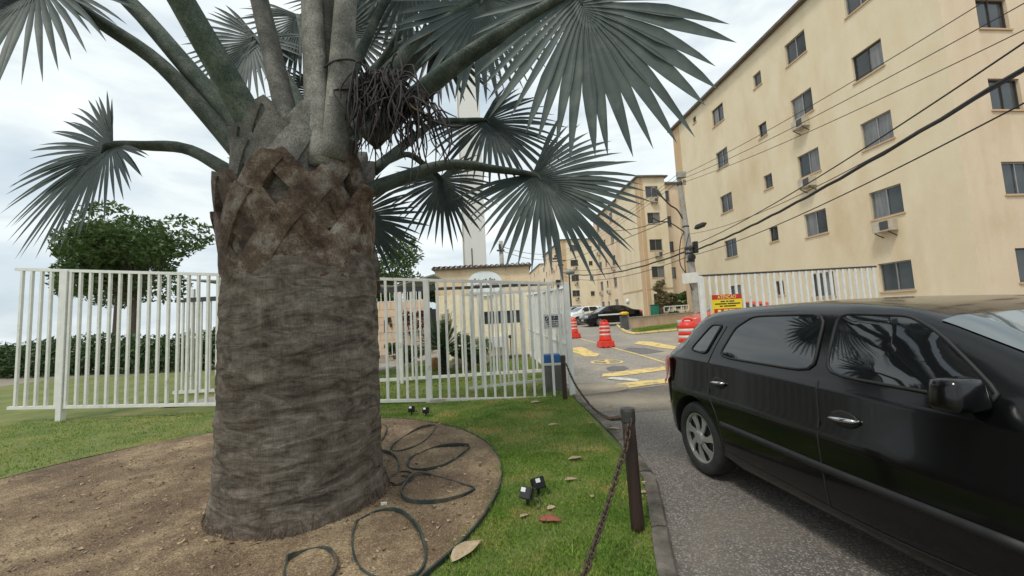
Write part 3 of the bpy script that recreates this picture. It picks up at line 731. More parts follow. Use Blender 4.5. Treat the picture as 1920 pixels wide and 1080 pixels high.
def leaf_base(phi, ztop, drop, spread_, w, r0, out, stub=0.0, material=None, seed=0):
    """old leaf base split below its stalk into two straps that clasp the trunk like an inverted V"""
    rnd = random.Random(seed); mb = MB(); nt2 = 12; nw = 6
    for sgn_ in (-1, 1):
        V = []; F = []
        for i in range(nt2 + 1):
            t = i / nt2; ph = phi + sgn_ * spread_ * (t ** 0.85); zc = ztop - drop * t
            ww = w * (0.75 + 0.45 * t); rr = r0 + out * (1 - t) ** 1.5 + (0.022 if sgn_ > 0 else 0.046) * (1 - .4 * t)
            # direction along the strap in (arc, z); the width runs across it
            da, dz_ = sgn_ * spread_ * r0, -drop; l_ = math.hypot(da, dz_); nx_, nz_ = -dz_ / l_, da / l_
            for k in range(nw + 1):
                u_ = k / nw * 2 - 1; th = 0.014 * (1 - abs(u_) ** 2) + 0.004 * math.sin(11 * u_ + 5 * t + seed) * (1 - abs(u_)); wob = 0.012 * math.sin(9 * t + 3 * u_ + seed)
                a_ = ph + (u_ * ww / 2 * nx_ + wob * .6) / r0; z_ = zc + u_ * ww / 2 * nz_ + wob
                V.append((TR.x + (rr + th) * math.cos(a_), TR.y + (rr + th) * math.sin(a_), z_))
        n0 = len(V)
        for i in range(nt2 + 1):
            for k in range(nw + 1):
                p = V[i * (nw + 1) + k]; q = Vector((p[0] - TR.x, p[1] - TR.y)); q = q * ((q.length - .07) / q.length); V.append((TR.x + q.x, TR.y + q.y, p[2]))
        for i in range(nt2):
            for k in range(nw):
                a = i * (nw + 1) + k; F.append((a, a + 1, a + nw + 2, a + nw + 1)); F.append((n0 + a, n0 + a + nw + 1, n0 + a + nw + 2, n0 + a + 1))
            for k in (0, nw):
                a = i * (nw + 1) + k; F.append((a, a + nw + 1, n0 + a + nw + 1, n0 + a))
        for i in (0, nt2):
            for k in range(nw):
                a = i * (nw + 1) + k; F.append((a, a + 1, n0 + a + 1, n0 + a))
        mb.add(V, F)
    if stub:
        c = Vector((math.cos(phi), math.sin(phi), 0)); r1 = r0 + out
        P = [Vector((TR.x, TR.y, ztop - .10)) + c * (r1 - .03), Vector((TR.x, TR.y, ztop + .02)) + c * (r1 + .0), Vector((TR.x, TR.y, ztop + stub)) + c * (r1 + .05 + stub * .35)]
        mb.tube(spline(P, 7), [w * .62, w * .62, w * .60, w * .56, w * .5, w * .46, w * .42], 10, flat=.5, up=Vector((-c.y, c.x, 0)).cross(Vector((0, 0, 1))))
    lb = mb.build('leaf_base', material or M_boot, palm, smooth=True, fix=True); lb.data.set_sharp_from_angle(angle=math.radians(35)); return lb
for k in range(22):
    phi = math.radians(-68 + 137.5 * k); zt0 = 2.30 + 0.031 * k
    leaf_base(phi, zt0, random.uniform(.52, .62), random.uniform(.60, .70), random.uniform(.185, .225), 0.535 - .004 * k + .026 * ((k * 2) % 3), .03, stub=(.16 if k in (3, 9, 12) else 0), seed=k, material=M_boot if k < 17 else M_petiole)

M_leaf = mat('palm_leaf', lin(57, 69, 66), lin(77, 88, 84), 2.2, 0.5, trans=0.10, c3=lin(96, 104, 97), s3=5.0, lo3=0.5, hi3=0.8, spec=0.3)
def frond(hub, tip, normal, spread, nseg=44, fold=0.25, droop=0.25, base=None, bz=2.9, sag=None, prad=(0.10, 0.045), split=0.45, seed=0, R=None, wilt=0.0, asym=0.0, green=True, thick=1.0):
    """fan leaf: blade of pleated segments around a hub, on a long petiole coming from the crown"""
    rnd = random.Random(seed); hub, tip = Vector(hub), Vector(tip)
    mdir = (tip - hub); R = R or mdir.length; mdir.normalize()
    nrm = Vector(normal); nrm = (nrm - mdir * nrm.dot(mdir)).normalized(); s = mdir.cross(nrm)
    V = []; F = []; da = spread / nseg
    ts = [0.0, 0.16, 0.32, 0.46, 0.6, 0.74, 0.88, 1.0]
    for i in range(nseg):
        th = -spread / 2 + da * (i + 0.5); L_ = R * (0.74 + 0.26 * math.cos(th * 0.75)) * rnd.uniform(0.90, 1.06)
        sp = split * rnd.uniform(0.85, 1.15); dr = droop * rnd.uniform(0.6, 1.4); wd = rnd.uniform(-.05, .05); curl = rnd.uniform(-.35, .35)
        fz = fold * (abs(math.sin(th / 2)) ** 1.2) * (1 + asym * (1 if th > 0 else -1))
        d = (mdir * math.cos(th) + s * math.sin(th) + nrm * fz).normalized()
        side = (-mdir * math.sin(th) + s * math.cos(th)); org = hub + mdir * max(0, math.cos(th)) * 0.16 * R
        side = (side - d * side.dot(d)).normalized(); up = d.cross(side)
        kink = rnd.random() < wilt
        o = len(V)
        for t in ts:
            r_ = L_ * t; w = 2 * math.tan(da / 2) * r_ * 1.30
            if t > sp: w = 2 * math.tan(da / 2) * L_ * sp * 1.30 * max(0.0, (1 - (t - sp) / (1 - sp))) ** 0.8 * (1.0 + .5 * (t - sp))
            w = max(w, 0.0015 if t > .5 else 0.30 * R * da)
            c = org + d * r_ + side * wd * r_ * t * 0.6
            g = dr * L_ * (t ** 2.2) + (0.28 * L_ * max(0, t - 0.6) if kink else 0)
            c = c + Vector((0, 0, -g)) + d * (-0.12 * g)
            ple = w * 0.20; tw = curl * max(0, t - sp)
            sd_ = side * math.cos(tw) + up * math.sin(tw)
            V += [c - sd_ * w / 2 - up * ple * .5, c + up * ple * .5, c + sd_ * w / 2 - up * ple * .5]
        for j in range(len(ts) - 1):
            a_ = o + j * 3; F += [(a_, a_ + 1, a_ + 4, a_ + 3), (a_ + 1, a_ + 2, a_ + 5, a_ + 4)]
    mb = MB(); mb.add(V, F); fo = mb.build('frond', M_leaf, palm, smooth=True)
    # petiole
    if base is None:
        h = Vector((hub.x - TR.x, hub.y - TR.y)); h.normalize(); base = Vector((TR.x + h.x * 0.34, TR.y + h.y * 0.34, bz))
    base = Vector(base); mid = (base + hub) / 2 + Vector((0, 0, (hub - base).length * 0.10 if sag is None else sag))
    end = hub + mdir * 0.12 * R
    P = spline([base, base.lerp(mid, .5) + Vector((0, 0, .02)), mid, mid.lerp(hub, .55) + Vector((0, 0, .01)), hub, end], 22)
    rr = [prad[0] + (prad[1] - prad[0]) * min(1, (k / 19)) ** 0.7 if k < 19 else prad[1] * (1 - (k - 18) / 4.2) for k in range(22)]
    rr = [r_ * thick for r_ in rr]
    mb = MB(); mb.tube(P, rr, 12, flat=0.62)
    po = mb.build('petiole', M_petgreen if green else M_petiole, fo, smooth=True)
    if False: pass
    # blade object holds an identity offset, so the petiole shares its frame
    return fo

rad = math.radians
# A: large leaf hanging over the top of the picture, B..: the others as seen, then those out of frame
frond(at(1076, -14, 2.75), at(1225, 215, 2.55), (-.15, -1, -.35), rad(238), 34, fold=.12, droop=.10, base=at(690, 262, 3.15), sag=.10, prad=(.135, .04), seed=1, R=1.13, split=.56)
frond(at(1000, 328, 3.9), at(1128, 425, 3.55), (-.2, -.9, .55), rad(238), 42, fold=.22, droop=.14, base=at(655, 372, 3.25), sag=.20, prad=(.12, .032), seed=2, R=1.06, split=.50)
frond(at(907, 225, 4.9), at(1000, 300, 4.6), (-.1, -.8, .6), rad(240), 40, fold=.25, droop=.16, base=at(700, 320, 3.75), sag=.22, prad=(.09, .032), seed=3, R=1.05, split=.46)
frond(at(826, 334, 5.2), at(850, 440, 5.0), (0, -1, .3), rad(250), 34, fold=.2, droop=.12, base=at(690, 318, 3.8), sag=.24, prad=(.075, .03), seed=4, R=.84, split=.42)
frond(at(668, 398, 4.6), at(752, 462, 4.5), (0, -1, .3), rad(215), 36, fold=.2, droop=.08, base=(-1.72, 3.75, 2.55), sag=.1, prad=(.09, .035), seed=5, R=.80, split=.48)
frond(at(632, 60, 4.3), at(735, 80, 4.2), (0, -1, -.1), rad(230), 34, fold=.2, droop=.06, base=(-1.7, 3.7, 3.0), sag=.12, prad=(.10, .04), seed=6, R=.76, split=.48)
frond(at(770, -70, 3.7), at(745, 95, 3.6), (.2, -1, .2), rad(210), 34, fold=.25, droop=.05, base=at(655, 150, 3.45), sag=.1, prad=(.09, .035), seed=7, R=.95, split=.42)
frond(at(905, -8, 3.5), at(868, 135, 3.4), (.3, -1, .1), rad(250), 40, fold=.2, droop=.10, base=at(668, 205, 3.25), sag=.12, prad=(.115, .04), seed=8, R=.92, split=.54)
frond(at(806, 62, 5.0), at(880, 150, 4.9), (0, -1, .2), rad(250), 38, fold=.2, droop=.10, base=at(672, 165, 3.7), sag=.14, prad=(.08, .035), seed=9, R=.98, split=.50)
for q_, (hx, hy, hY, tx_, ty_, tY, R_) in enumerate(((640, -10, 5.2, 700, 70, 5.1, .95), (560, 30, 5.0, 560, 120, 4.9, .9), (715, -50, 4.9, 760, 60, 4.8, 1.0), (850, -75, 4.3, 900, 60, 4.2, 1.0), (975, -70, 4.1, 960, 70, 4.0, 1.0), (600, 170, 5.3, 560, 250, 5.2, .8), (480, 70, 4.9, 420, 150, 4.8, .95), (1010, -40, 4.9, 1080, 40, 4.8, .9))):
    frond(at(hx, hy, hY), at(tx_, ty_, tY), (.1 - .05 * (q_ % 4), -1, .2), rad(235), 36, fold=.2, droop=.10, base=(-1.72 + .03 * (q_ % 3), 3.66, 2.85 + .04 * q_), sag=.15, prad=(.08, .035), seed=40 + q_, R=R_, split=.48)
# upright young leaves whose massive stalks stand at the picture's top left
frond(at(572, -270, 2.9), at(540, -560, 2.7), (0, -.7, .7), rad(220), 40, fold=.3, droop=.05, base=at(598, 315, 2.98), sag=.0, prad=(.135, .085), seed=11, R=1.15, green=False)
frond(at(668, -270, 2.9), at(720, -560, 2.7), (0, -.7, .7), rad(220), 40, fold=.3, droop=.05, base=at(628, 300, 2.98), sag=.0, prad=(.125, .08), seed=12, R=1.15, green=False)
frond(at(618, -290, 3.05), at(620, -580, 3.0), (0, -.9, .3), rad(220), 40, fold=.3, droop=.05, base=at(612, 300, 3.05), sag=.0, prad=(.12, .085), seed=13, R=1.15, green=False)
frond(at(430, -230, 2.95), at(360, -480, 2.8), (0, -.8, .6), rad(220), 40, fold=.3, droop=.06, base=at(560, 320, 3.0), sag=.05, prad=(.14, .075), seed=14, R=1.15, green=False)
# leaves towards the left, outside the photograph's frame
frond((-3.35, 2.75, 4.05), (-3.95, 2.45, 3.35), (.2, -.9, .5), rad(245), 46, fold=.2, droop=.14, bz=2.75, prad=(.15, .05), seed=15, R=1.1)
frond((-3.9, 3.8, 3.35), (-4.6, 3.75, 2.75), (.1, -.9, .5), rad(245), 46, fold=.2, droop=.14, bz=2.6, prad=(.13, .045), seed=16, R=1.05)
frond((-3.2, 4.9, 3.6), (-3.6, 5.4, 3.0), (0, -.9, .5), rad(245), 42, fold=.2, droop=.14, bz=2.7, prad=(.13, .045), seed=17, R=1.0)
frond((-2.6, 1.6, 4.6), (-3.0, .9, 4.2), (0, -.4, .9), rad(245), 46, fold=.2, droop=.2, bz=2.9, prad=(.15, .05), seed=18, R=1.1)
frond((-4.0, 2.7, 4.9), (-4.9, 2.5, 4.9), (0, -.5, .9), rad(245), 46, fold=.2, droop=.2, bz=2.95, prad=(.15, .05), seed=19, R=1.1)
frond((-.9, 4.9, 5.0), (-.5, 5.6, 5.2), (0, -.8, .6), rad(245), 42, fold=.2, droop=.2, bz=3.0, prad=(.13, .05), seed=20, R=1.05)
# thick grey stalk feet wrapping the crown
for q_, (phi, zt0, w0) in enumerate(((-78, 3.0, .26), (-22, 2.97, .28), (-130, 3.0, .26), (30, 2.97, .26), (95, 2.97, .26), (160, 2.97, .26), (-50, 3.12, .25), (-105, 3.14, .25))):
    leaf_base(rad(phi), zt0, .55, .60, w0, .43, .05, stub=0, material=M_petiole, seed=60 + q_)

# dead flower stalk hanging from the crown
M_dead = mat('dead_flower_stalk', (0.018, 0.014, 0.014), (0.045, 0.034, 0.032), 14, 0.8)
mb = MB(); rnd = random.Random(3)
fs0 = at(668, 205, 3.05); fs1 = at(700, 160, 2.95); fs2 = at(745, 175, 2.9); fs3 = at(790, 235, 2.88)
mb.tube(spline([fs0, fs1, fs2, fs3], 14), [.03, .03, .028, .026, .025, .024, .022, .02, .018, .016, .014, .012, .01, .008], 8)
for k in range(170):
    t = rnd.uniform(0.05, 1); b_ = spline([fs0, fs1, fs2, fs3], 40)[int(t * 39)]
    b_ = b_ + Vector((rnd.uniform(-.09, .09), rnd.uniform(-.09, .09), rnd.uniform(-.08, .07)))
    ln = rnd.uniform(.12, .50); ox = rnd.uniform(-.24, .36) * rnd.random() ** .5; oy = rnd.uniform(-.16, .16); lift = rnd.uniform(-.05, .15)
    mb.tube(spline([b_, b_ + Vector((ox * rnd.uniform(.3, .7), oy * .5, lift)), b_ + Vector((ox * .9 + rnd.uniform(-.05, .05), oy, -ln * rnd.uniform(.25, .6))), b_ + Vector((ox * (1 + rnd.uniform(-.5, .5)) + rnd.uniform(-.06, .06), oy, -ln))], 9), [.007, .0075, .0075, .0075, .007, .007, .006, .005, .003], 5)
for pts in ([(700, 152, 2.93), (690, 128, 2.9), (660, 112, 2.88), (628, 114, 2.86), (607, 127, 2.85)], [(775, 190, 2.9), (770, 165, 2.88), (758, 155, 2.88), (742, 150, 2.88)], [(730, 165, 2.9), (725, 148, 2.9), (714, 142, 2.9), (704, 152, 2.9)], [(790, 220, 2.88), (815, 228, 2.88), (845, 237, 2.88), (870, 236, 2.88)], [(690, 150, 2.95), (655, 185, 2.95), (645, 200, 2.95), (648, 225, 2.95)], [(680, 185, 2.95), (672, 240, 2.93), (678, 262, 2.93), (668, 275, 2.93)]):
    mb.tube(spline([at(*q) for q in pts], 14), [.009] * 12 + [.008, .006], 6)
mb.build('flower_stalk', M_dead, palm, smooth=True)
mb = MB(); mb.tube(spline([at(765, 190, 2.86), at(778, 205, 2.84), at(800, 212, 2.83)], 8), [.006, .016, .02, .02, .018, .014, .009, .003], 6, flat=.4)
mb.build('dry_bract', mat('dry_bract', lin(134, 118, 96), lin(98, 82, 66), 12, .9), palm, smooth=True)

# ------------------------------------------------------------------ white steel fences
def fence_line(name, label, a, b, top_a, top_b, bot_a, bot_b, xs_bars, bar_w, posts=(), post_w=0.075, post_bot=0.0, top_mat=None, rail=0.05, group='white steel fences of the entrance', cat='fence', extra_rails=()):
    """a,b: ground points of the line; xs_bars: fractions 0..1 of the bars"""
    a, b = Vector(a), Vector(b); t = thing(name, (a.x, a.y, G(a.y)), label, cat, group)
    P = lambda s, z: Vector((a.x + (b.x - a.x) * s, a.y + (b.y - a.y) * s, z))
    zt = lambda s: top_a + (top_b - top_a) * s
    zb = lambda s: bot_a + (bot_b - bot_a) * s
    mb = MB(); mb.bar(P(0, zt(0)), P(1, zt(1)), rail, rail * 0.9); mb.build('top_rail', top_mat or M_fence, t)
    mb = MB(); mb.bar(P(0, zb(0)), P(1, zb(1)), rail, rail * 0.9); mb.build('bottom_rail', M_fence, t)
    for fr in extra_rails:
        mb = MB(); mb.bar(P(0, zb(0) + (zt(0) - zb(0)) * fr), P(1, zb(1) + (zt(1) - zb(1)) * fr), rail * .8, rail * .7); mb.build('middle_rail', M_fence, t)
    for s in xs_bars:
        j = random.uniform(-0.004, 0.004)
        mb = MB(); mb.bar(P(s, zb(s) + rail * .45) + Vector((j, 0, 0)), P(s, zt(s) - rail * .45) + Vector((-j, 0, 0)), bar_w, bar_w); mb.build('bar', M_fence, t)
    for s, w, dz in posts:
        p = P(s, 0); mb = MB(); mb.bar((p.x, p.y, G(p.y) - 0.1 + post_bot), (p.x, p.y, zt(s) + dz), w, w); mb.build('post', M_fence, t)
    return t

FY = 7.3
def fx(px, py=640): return at(px, py, FY).x
A = Vector((-9.2, FY, 0)); B = Vector((at(1068, 650, FY).x, FY, 0)); Lf = B.x - A.x
sx = lambda px: (at(px, 640, FY).x - A.x) / Lf
front_px = [687, 706, 725, 744.5, 761.5, 779, 822.5, 838.5, 854.5, 872, 889, 906.5, 924.5, 943, 961, 979, 997.5, 1015.5, 1034, 1051.5]
front_px = [668 - 18.6 * k for k in range(36)] + front_px
front_px = [p for p in front_px if at(p, 640, FY).x > A.x + .05]
zt_at = lambda px, py: at(px, py, FY).z
zl, zr_ = zt_at(800, 525), zt_at(1064, 532); s8, s10 = sx(800), 1.0
slope = (zr_ - zl) / (1.0 - s8); TA = zl - slope * s8
bl, br = zt_at(808, 750), zt_at(1076, 745); sb = (br - bl) / (1.0 - s8); BA = bl - sb * s8
fence_line('fence', 'front white steel bar fence standing across the lawn behind the palm', A, B, TA, TA + slope, BA, BA + sb,
           [sx(p) for p in front_px], 0.042, posts=[(sx(802), 0.095, 0.012), (1.0, 0.095, 0.03), (sx(420), 0.095, .012), (sx(120), 0.095, .012)], rail=0.052)
# second line behind it with a dark top beam
Y2 = 9.4
A2 = Vector((-8.0, Y2, 0)); B2 = Vector((at(1058, 600, Y2).x, Y2, 0)); L2 = B2.x - A2.x
s2 = lambda px: (at(px, 630, Y2).x - A2.x) / L2
z2 = at(690, 547, Y2).z
fence_line('inner_fence', 'inner white bar fence with dark top beam, between front fence and gatehouse', A2, B2, z2, at(1050, 531, Y2).z, 0.16, 0.25,
           [s2(p) for p in (749, 772, 788.5, 805, 866, 883, 899, 908, 930, 947, 968, 985, 1004, 1020, 1036)] + [s2(700 - 17 * k) for k in range(1, 26) if s2(700 - 17 * k) > .01], 0.040,
           posts=[(s2(752), 0.07, -0.03), (1.0, .07, 0), (s2(480), .07, 0)], top_mat=M_darksteel, rail=0.065)
# side fence along the drive
A3 = Vector((B.x, FY + 0.1, 0)); B3 = Vector((B.x - 0.085 * 5.7, 13.1, 0))
fence_line('side_fence', 'receding white side fence between lawn and estate road', A3, B3, zr_ - 0.06, at(997, 553, 13.1).z, 0.16, G(13.1) + .12,
           [(k + .7) / 27 for k in range(27)], 0.034, posts=[(0.45, .07, 0), (1.0, .08, 0)], rail=0.05, extra_rails=(0.42,))
# open pedestrian gate leaf folded behind the front fence
g0, g1 = Vector((at(880, 700, 7.7).x, 7.62, 0)), Vector((at(1056, 700, 8.1).x, 8.1, 0))
fence_line('gate_leaf', 'open white gate leaf folded back behind the front fence', g0, g1, 1.98, 2.02, 0.20, 0.24, [(k + .5) / 11 for k in range(11)], 0.036, rail=0.045, cat='gate', group=None)
# concrete foot and black track roller details
mb = MB(); q = gnd(818, 760); mb.box((q.x, FY - .02, 0.045), (.30, .16, .10), taper=.8); tag(mb.build('fence_footing', M_concrete), 'small pale concrete footing under the front fence post', 'footing')
rl = at(1046, 531, 7.28); mb = MB(); mb.box((rl.x, rl.y - .05, rl.z + .03), (.085, .05, .045)); mb.box((rl.x, rl.y - .05, rl.z - .06), (.04, .04, .05))
tag(mb.build('gate_roller', M_black), 'small black gate roller on the top rail near the corner post', 'roller')
# far right fence across the drive
A5 = at(1318, 590, 10.6); A5.z = 0; B5 = Vector((A5.x + 5.2, 10.6 + .5, 0))
fence_line('right_fence', 'white bar fence with black top rail on the right of the drive', A5, B5, at(1318, 517, 10.6).z, at(1318, 517, 10.6).z + .06, .25, .25,
           [(k + .4) / 28 for k in range(28)], 0.05, posts=[(0.0, .09, .0)], top_mat=M_darksteel, rail=0.05)

# notice on the inner fence
M_sign = mat('grey_sign_sheet', lin(186, 188, 188), lin(172, 174, 174), 5, .6)
M_ink = mat('dark_blue_ink', lin(44, 50, 66), None, rough=.7)
sg0, sg1 = at(1019, 590, 7.85), at(1059, 614.5, 7.85)
sgn = thing('notice_board', (sg0.x, 7.85, sg1.z), 'grey printed notice with dark symbol hung on the fence beside the gate post', 'sign')
w_, h_ = sg1.x - sg0.x, sg0.z - sg1.z
mb = MB(); mb.box(((sg0.x + sg1.x) / 2, 7.85, (sg0.z + sg1.z) / 2), (w_, .012, h_)); mb.build('board', M_sign, sgn)
def ink(parent, x0, z0, ww, hh, u0, v0, u1, v1, y, material, name='print'):
    mb = MB(); mb.add([(x0 + ww * u0, y, z0 + hh * v0), (x0 + ww * u1, y, z0 + hh * v0), (x0 + ww * u1, y, z0 + hh * v1), (x0 + ww * u0, y, z0 + hh * v1)], [(0, 1, 2, 3)]); return mb.build(name, material, parent)
x0, z0 = sg0.x, sg1.z
ink(sgn, x0, z0, w_, h_, .06, .56, .24, .86, 7.841, M_ink, 'symbol')
mb = MB(); mb.bar((x0 + w_ * .10, 7.838, z0 + h_ * .62), (x0 + w_ * .19, 7.838, z0 + h_ * .80), .018, .004); mb.build('symbol_stroke', M_sign, sgn)
for v0, words in ((.74, ((.34, .50), (.53, .72))), (.58, ((.34, .48), (.50, .70))), (.42, ((.10, .3), (.34, .5), (.53, .78))), (.27, ((.16, .28), (.34, .6), (.64, .76))), (.12, ((.2, .30), (.36, .72)))):
    for a_, b_ in words: ink(sgn, x0, z0, w_, h_, a_, v0, b_, v0 + (.13 if v0 > .5 else .07), 7.841, M_ink)

# bin with a blue lid
bp_ = gnd(1040, 737); bx_, by_ = bp_.x, bp_.y + .25
binr = thing('litter_bin', (bx_, by_, G(by_)), 'grey bin with blue lid behind the fence next to the corner post', 'bin')
mb = MB(); mb.box((bx_, by_, .27), (.34, .34, .52), taper=1.06); mb.build('body', mat('grey_bin', lin(112, 112, 108), lin(92, 90, 86), 5, .7), binr, bevel=.02)
mb = MB(); mb.box((bx_, by_, .555), (.39, .39, .05)); mb.build('rim', M_white, binr, bevel=.01)
mb = MB(); mb.box((bx_, by_, .66), (.36, .36, .155), taper=.88); mb.build('lid', mat('blue_plastic', lin(28, 84, 140), lin(36, 100, 160), 4, .4), binr, bevel=.02)

# ------------------------------------------------------------------ gatehouse
HY = 13.4
hl, hr = at(818, 600, HY).x, at(997, 600, HY).x; hz0 = G(HY); hz1 = at(905, 503, HY).z
gh = thing('gatehouse', ((hl + hr) / 2, HY, hz0), 'small cream gatehouse with tiled roof and strip window behind the fence', 'gatehouse')
M_gh = mat('gatehouse_stucco', lin(238, 222, 186), lin(244, 231, 199), 3, .92, bump=.8, bscale=16, c3=lin(222, 202, 160), s3=1.3, lo3=.55, hi3=.8)
M_ghp = mat('gatehouse_upper_band', lin(228, 202, 166), lin(234, 211, 176), 3, .92, bump=.8, bscale=16, c3=lin(204, 170, 128), s3=1.3)
zband = at(860, 553, HY).z
def wall_with_holes(mb, O, U, W, H, holes, depth=0.12, mi=0, N=None):
    """vertical wall panel at O, width dir U, with rectangular openings (u0,v0,u1,v1); N = outward normal"""
    U = Vector(U); Z = Vector((0, 0, 1)); N = N or U.cross(Z)
    us = sorted(set([0, W] + [h[0] for h in holes] + [h[2] for h in holes])); vs_ = sorted(set([0, H] + [h[1] for h in holes] + [h[3] for h in holes]))
    P = lambda u, v: O + U * u + Z * v
    for i in range(len(us) - 1):
        for j in range(len(vs_) - 1):
            cu, cv = (us[i] + us[i + 1]) / 2, (vs_[j] + vs_[j + 1]) / 2
            if any(h[0] < cu < h[2] and h[1] < cv < h[3] for h in holes): continue
            mb.add([P(us[i], vs_[j]), P(us[i + 1], vs_[j]), P(us[i + 1], vs_[j + 1]), P(us[i], vs_[j + 1])], [(0, 1, 2, 3)], mi)
    for (a, b, c, d) in holes:
        Q = [P(a, b), P(c, b), P(c, d), P(a, d)]; I = [q - N * depth for q in Q]
        for k in range(4):
            mb.add([Q[k], Q[(k + 1) % 4], I[(k + 1) % 4], I[k]], [(0, 3, 2, 1)], mi)
wz0 = at(940, 606.5, HY).z - hz0; wz1 = at(940, 583, HY).z - hz0
wu0, wu1 = at(905, 595, HY).x - hl, at(976, 595, HY).x - hl
W_ = hr - hl; Hh = hz1 - hz0; hb = zband - hz0; DP = 3.0
mb = MB(); wall_with_holes(mb, Vector((hl, HY, hz0 - .3)), (1, 0, 0), W_, hb + .3, [(wu0, wz0 + .3, wu1, wz1 + .3)], .10)
mb.add([(hr, HY, hz0 - .3), (hr, HY + DP, hz0 - .3), (hr, HY + DP, hz0 + hb), (hr, HY, hz0 + hb)], [(0, 1, 2, 3)]); mb.add([(hl, HY, hz0 - .3), (hl, HY + DP, hz0 - .3), (hl, HY + DP, hz0 + hb), (hl, HY, hz0 + hb)], [(3, 2, 1, 0)])
mb.add([(hl, HY + DP, hz0 - .3), (hr, HY + DP, hz0 - .3), (hr, HY + DP, hz0 + hb), (hl, HY + DP, hz0 + hb)], [(3, 2, 1, 0)])
mb.build('wall', M_gh, gh)
mb = MB(); mb.box(((hl + hr) / 2, HY + DP / 2, hz0 + (hb + Hh) / 2), (W_, DP, Hh - hb)); mb.build('upper_wall', M_ghp, gh)
nwin = 4
for k in range(nwin):
    u0 = hl + wu0 + (wu1 - wu0) * k / nwin; u1 = hl + wu0 + (wu1 - wu0) * (k + 1) / nwin; zc0, zc1 = hz0 + wz0, hz0 + wz1
    mb = MB()
    for (p, q) in (((u0 + .02, zc0 + .02), (u1 - .02, zc0 + .02)), ((u0 + .02, zc1 - .02), (u1 - .02, zc1 - .02)), ((u0 + .02, zc0 + .04), (u0 + .02, zc1 - .04)), ((u1 - .02, zc0 + .04), (u1 - .02, zc1 - .04))):
        mb.bar((p[0], HY + .07, p[1]), (q[0], HY + .07, q[1]), .035, .04)
    wf = mb.build('window_frame', M_brownframe, gh)
    mb = MB(); mb.box(((u0 + u1) / 2, HY + .085, (zc0 + zc1) / 2), (u1 - u0 - .03, .01, zc1 - zc0 - .03)); mb.build('pane', M_glass, wf)
# dark plinth and step
mb = MB(); mb.box(((hl + hr) / 2 + .4, HY - .10, hz0 + .03), (W_ - .8, .25, .16)); mb.build('step', mat('dark_step', lin(96, 88, 78), lin(120, 110, 98), 6, .95), gh)
for sgx in (at(880, 560, HY).x, at(965, 556, HY).x):
    mb = MB(); mb.box((sgx, HY - .004, zband - .02), (.55, .012, .012)); mb.build('conduit', M_acw, gh)
# tiled roof: row of barrel tiles over the front edge
rf = None
mb = MB(); mb.box(((hl + hr) / 2, HY + DP / 2 - .03, hz0 + Hh + .03), (W_ + .16, DP + .24, .05)); rf = mb.build('roof', M_eave, gh)
M_tile = mat('dark_clay_tile', lin(84, 62, 58), lin(110, 86, 78), 6, .9, bump=.3, c3=lin(60, 54, 54), s3=3)
nt_ = 19; tile_me = None
for k in range(nt_):
    xx = hl - .06 + (W_ + .12) * (k + .5) / nt_
    if tile_me is None:
        mb = MB(); n = 8; V = []; F = []
        for y_ in (0.0, .42):
            for i in range(n + 1):
                a_ = math.pi * i / n; V += [(.085 * math.cos(a_), y_, .075 * math.sin(a_) + y_ * .12), (.065 * math.cos(a_), y_, .055 * math.sin(a_) + y_ * .12)]
        m2 = 2 * (n + 1)
        for i in range(n):
            a_ = 2 * i; F += [(a_, a_ + 1, a_ + 3, a_ + 2), (a_, a_ + 2, m2 + a_ + 2, m2 + a_), (a_ + 1, m2 + a_ + 1, m2 + a_ + 3, a_ + 3)]
        mb.add(V, F); o = mb.build('roof_tile', M_tile, gh, smooth=False, fix=True); tile_me = o.data
        o.parent = rf
    else:
        o = bpy.data.objects.new('roof_tile', tile_me); COL.objects.link(o); o.parent = rf
    o.matrix_parent_inverse = Matrix.Identity(4)
    o.location = (xx, HY - .17, hz0 + Hh + .03 + random.uniform(-.008, .012)); o.rotation_euler = (0, random.uniform(-.05, .05), random.uniform(-.03, .03))
# oval name sign
oc = at(909, 531.5, HY - .06)
orx = (at(942, 531, HY).x - at(876, 531, HY).x) / 2; orz = (at(909, 508, HY).z - at(909, 555, HY).z) / 2
osg = thing('name_sign', oc, 'white oval name sign with green and red lettering high on the gatehouse', 'sign')
mb = MB(); ell = [(oc.x + orx * math.cos(a_), HY - .03, oc.z + orz * math.sin(a_)) for a_ in np.linspace(0, 2 * math.pi, 48, endpoint=False)]
mb.prism(ell, (0, -.04, 0)); mb.build('board', mat('pale_sign_board', lin(238, 242, 242), lin(226, 233, 234), 3, .5), osg, fix=True)
M_gtxt = mat('green_lettering', lin(40, 84, 66), lin(60, 100, 80), 9, .6); M_rtxt = mat('red_lettering', lin(140, 48, 52), lin(160, 74, 76), 9, .6)
rnd = random.Random(5)
def scribble(parent, xc, zc, wid, hgt, n, material, y):
    """hand lettered strokes as on the sign: no readable word survives in the photograph"""
    mb = MB(); x = xc - wid / 2
    for k in range(n):
        cw = wid / n * .78; hh = hgt * rnd.choice((1, .72, .72, .86))
        if rnd.random() < .14: x += wid / n; continue
        mb.box((x + cw * .15, y, zc - hgt / 2 + hh / 2), (cw * .3, .006, hh)); 
        ty = rnd.choice((0, 1, 2))
        if ty != 1: mb.box((x + cw * .55, y - .001, zc - hgt / 2 + hh * .88), (cw * .6, .006, hh * .22))
        if ty != 0: mb.box((x + cw * .55, y - .002, zc - hgt / 2 + hh * .14), (cw * .62, .006, hh * .22))
        if ty == 2 or rnd.random() < .5: mb.box((x + cw * .82, y - .003, zc - hgt / 2 + hh * .45), (cw * .26, .006, hh * .8))
        x += wid / n
    return mb.build('lettering', material, parent)
scribble(osg, oc.x - .02, oc.z + .11, orx * 1.35, orz * .34, 11, M_gtxt, HY - .076)
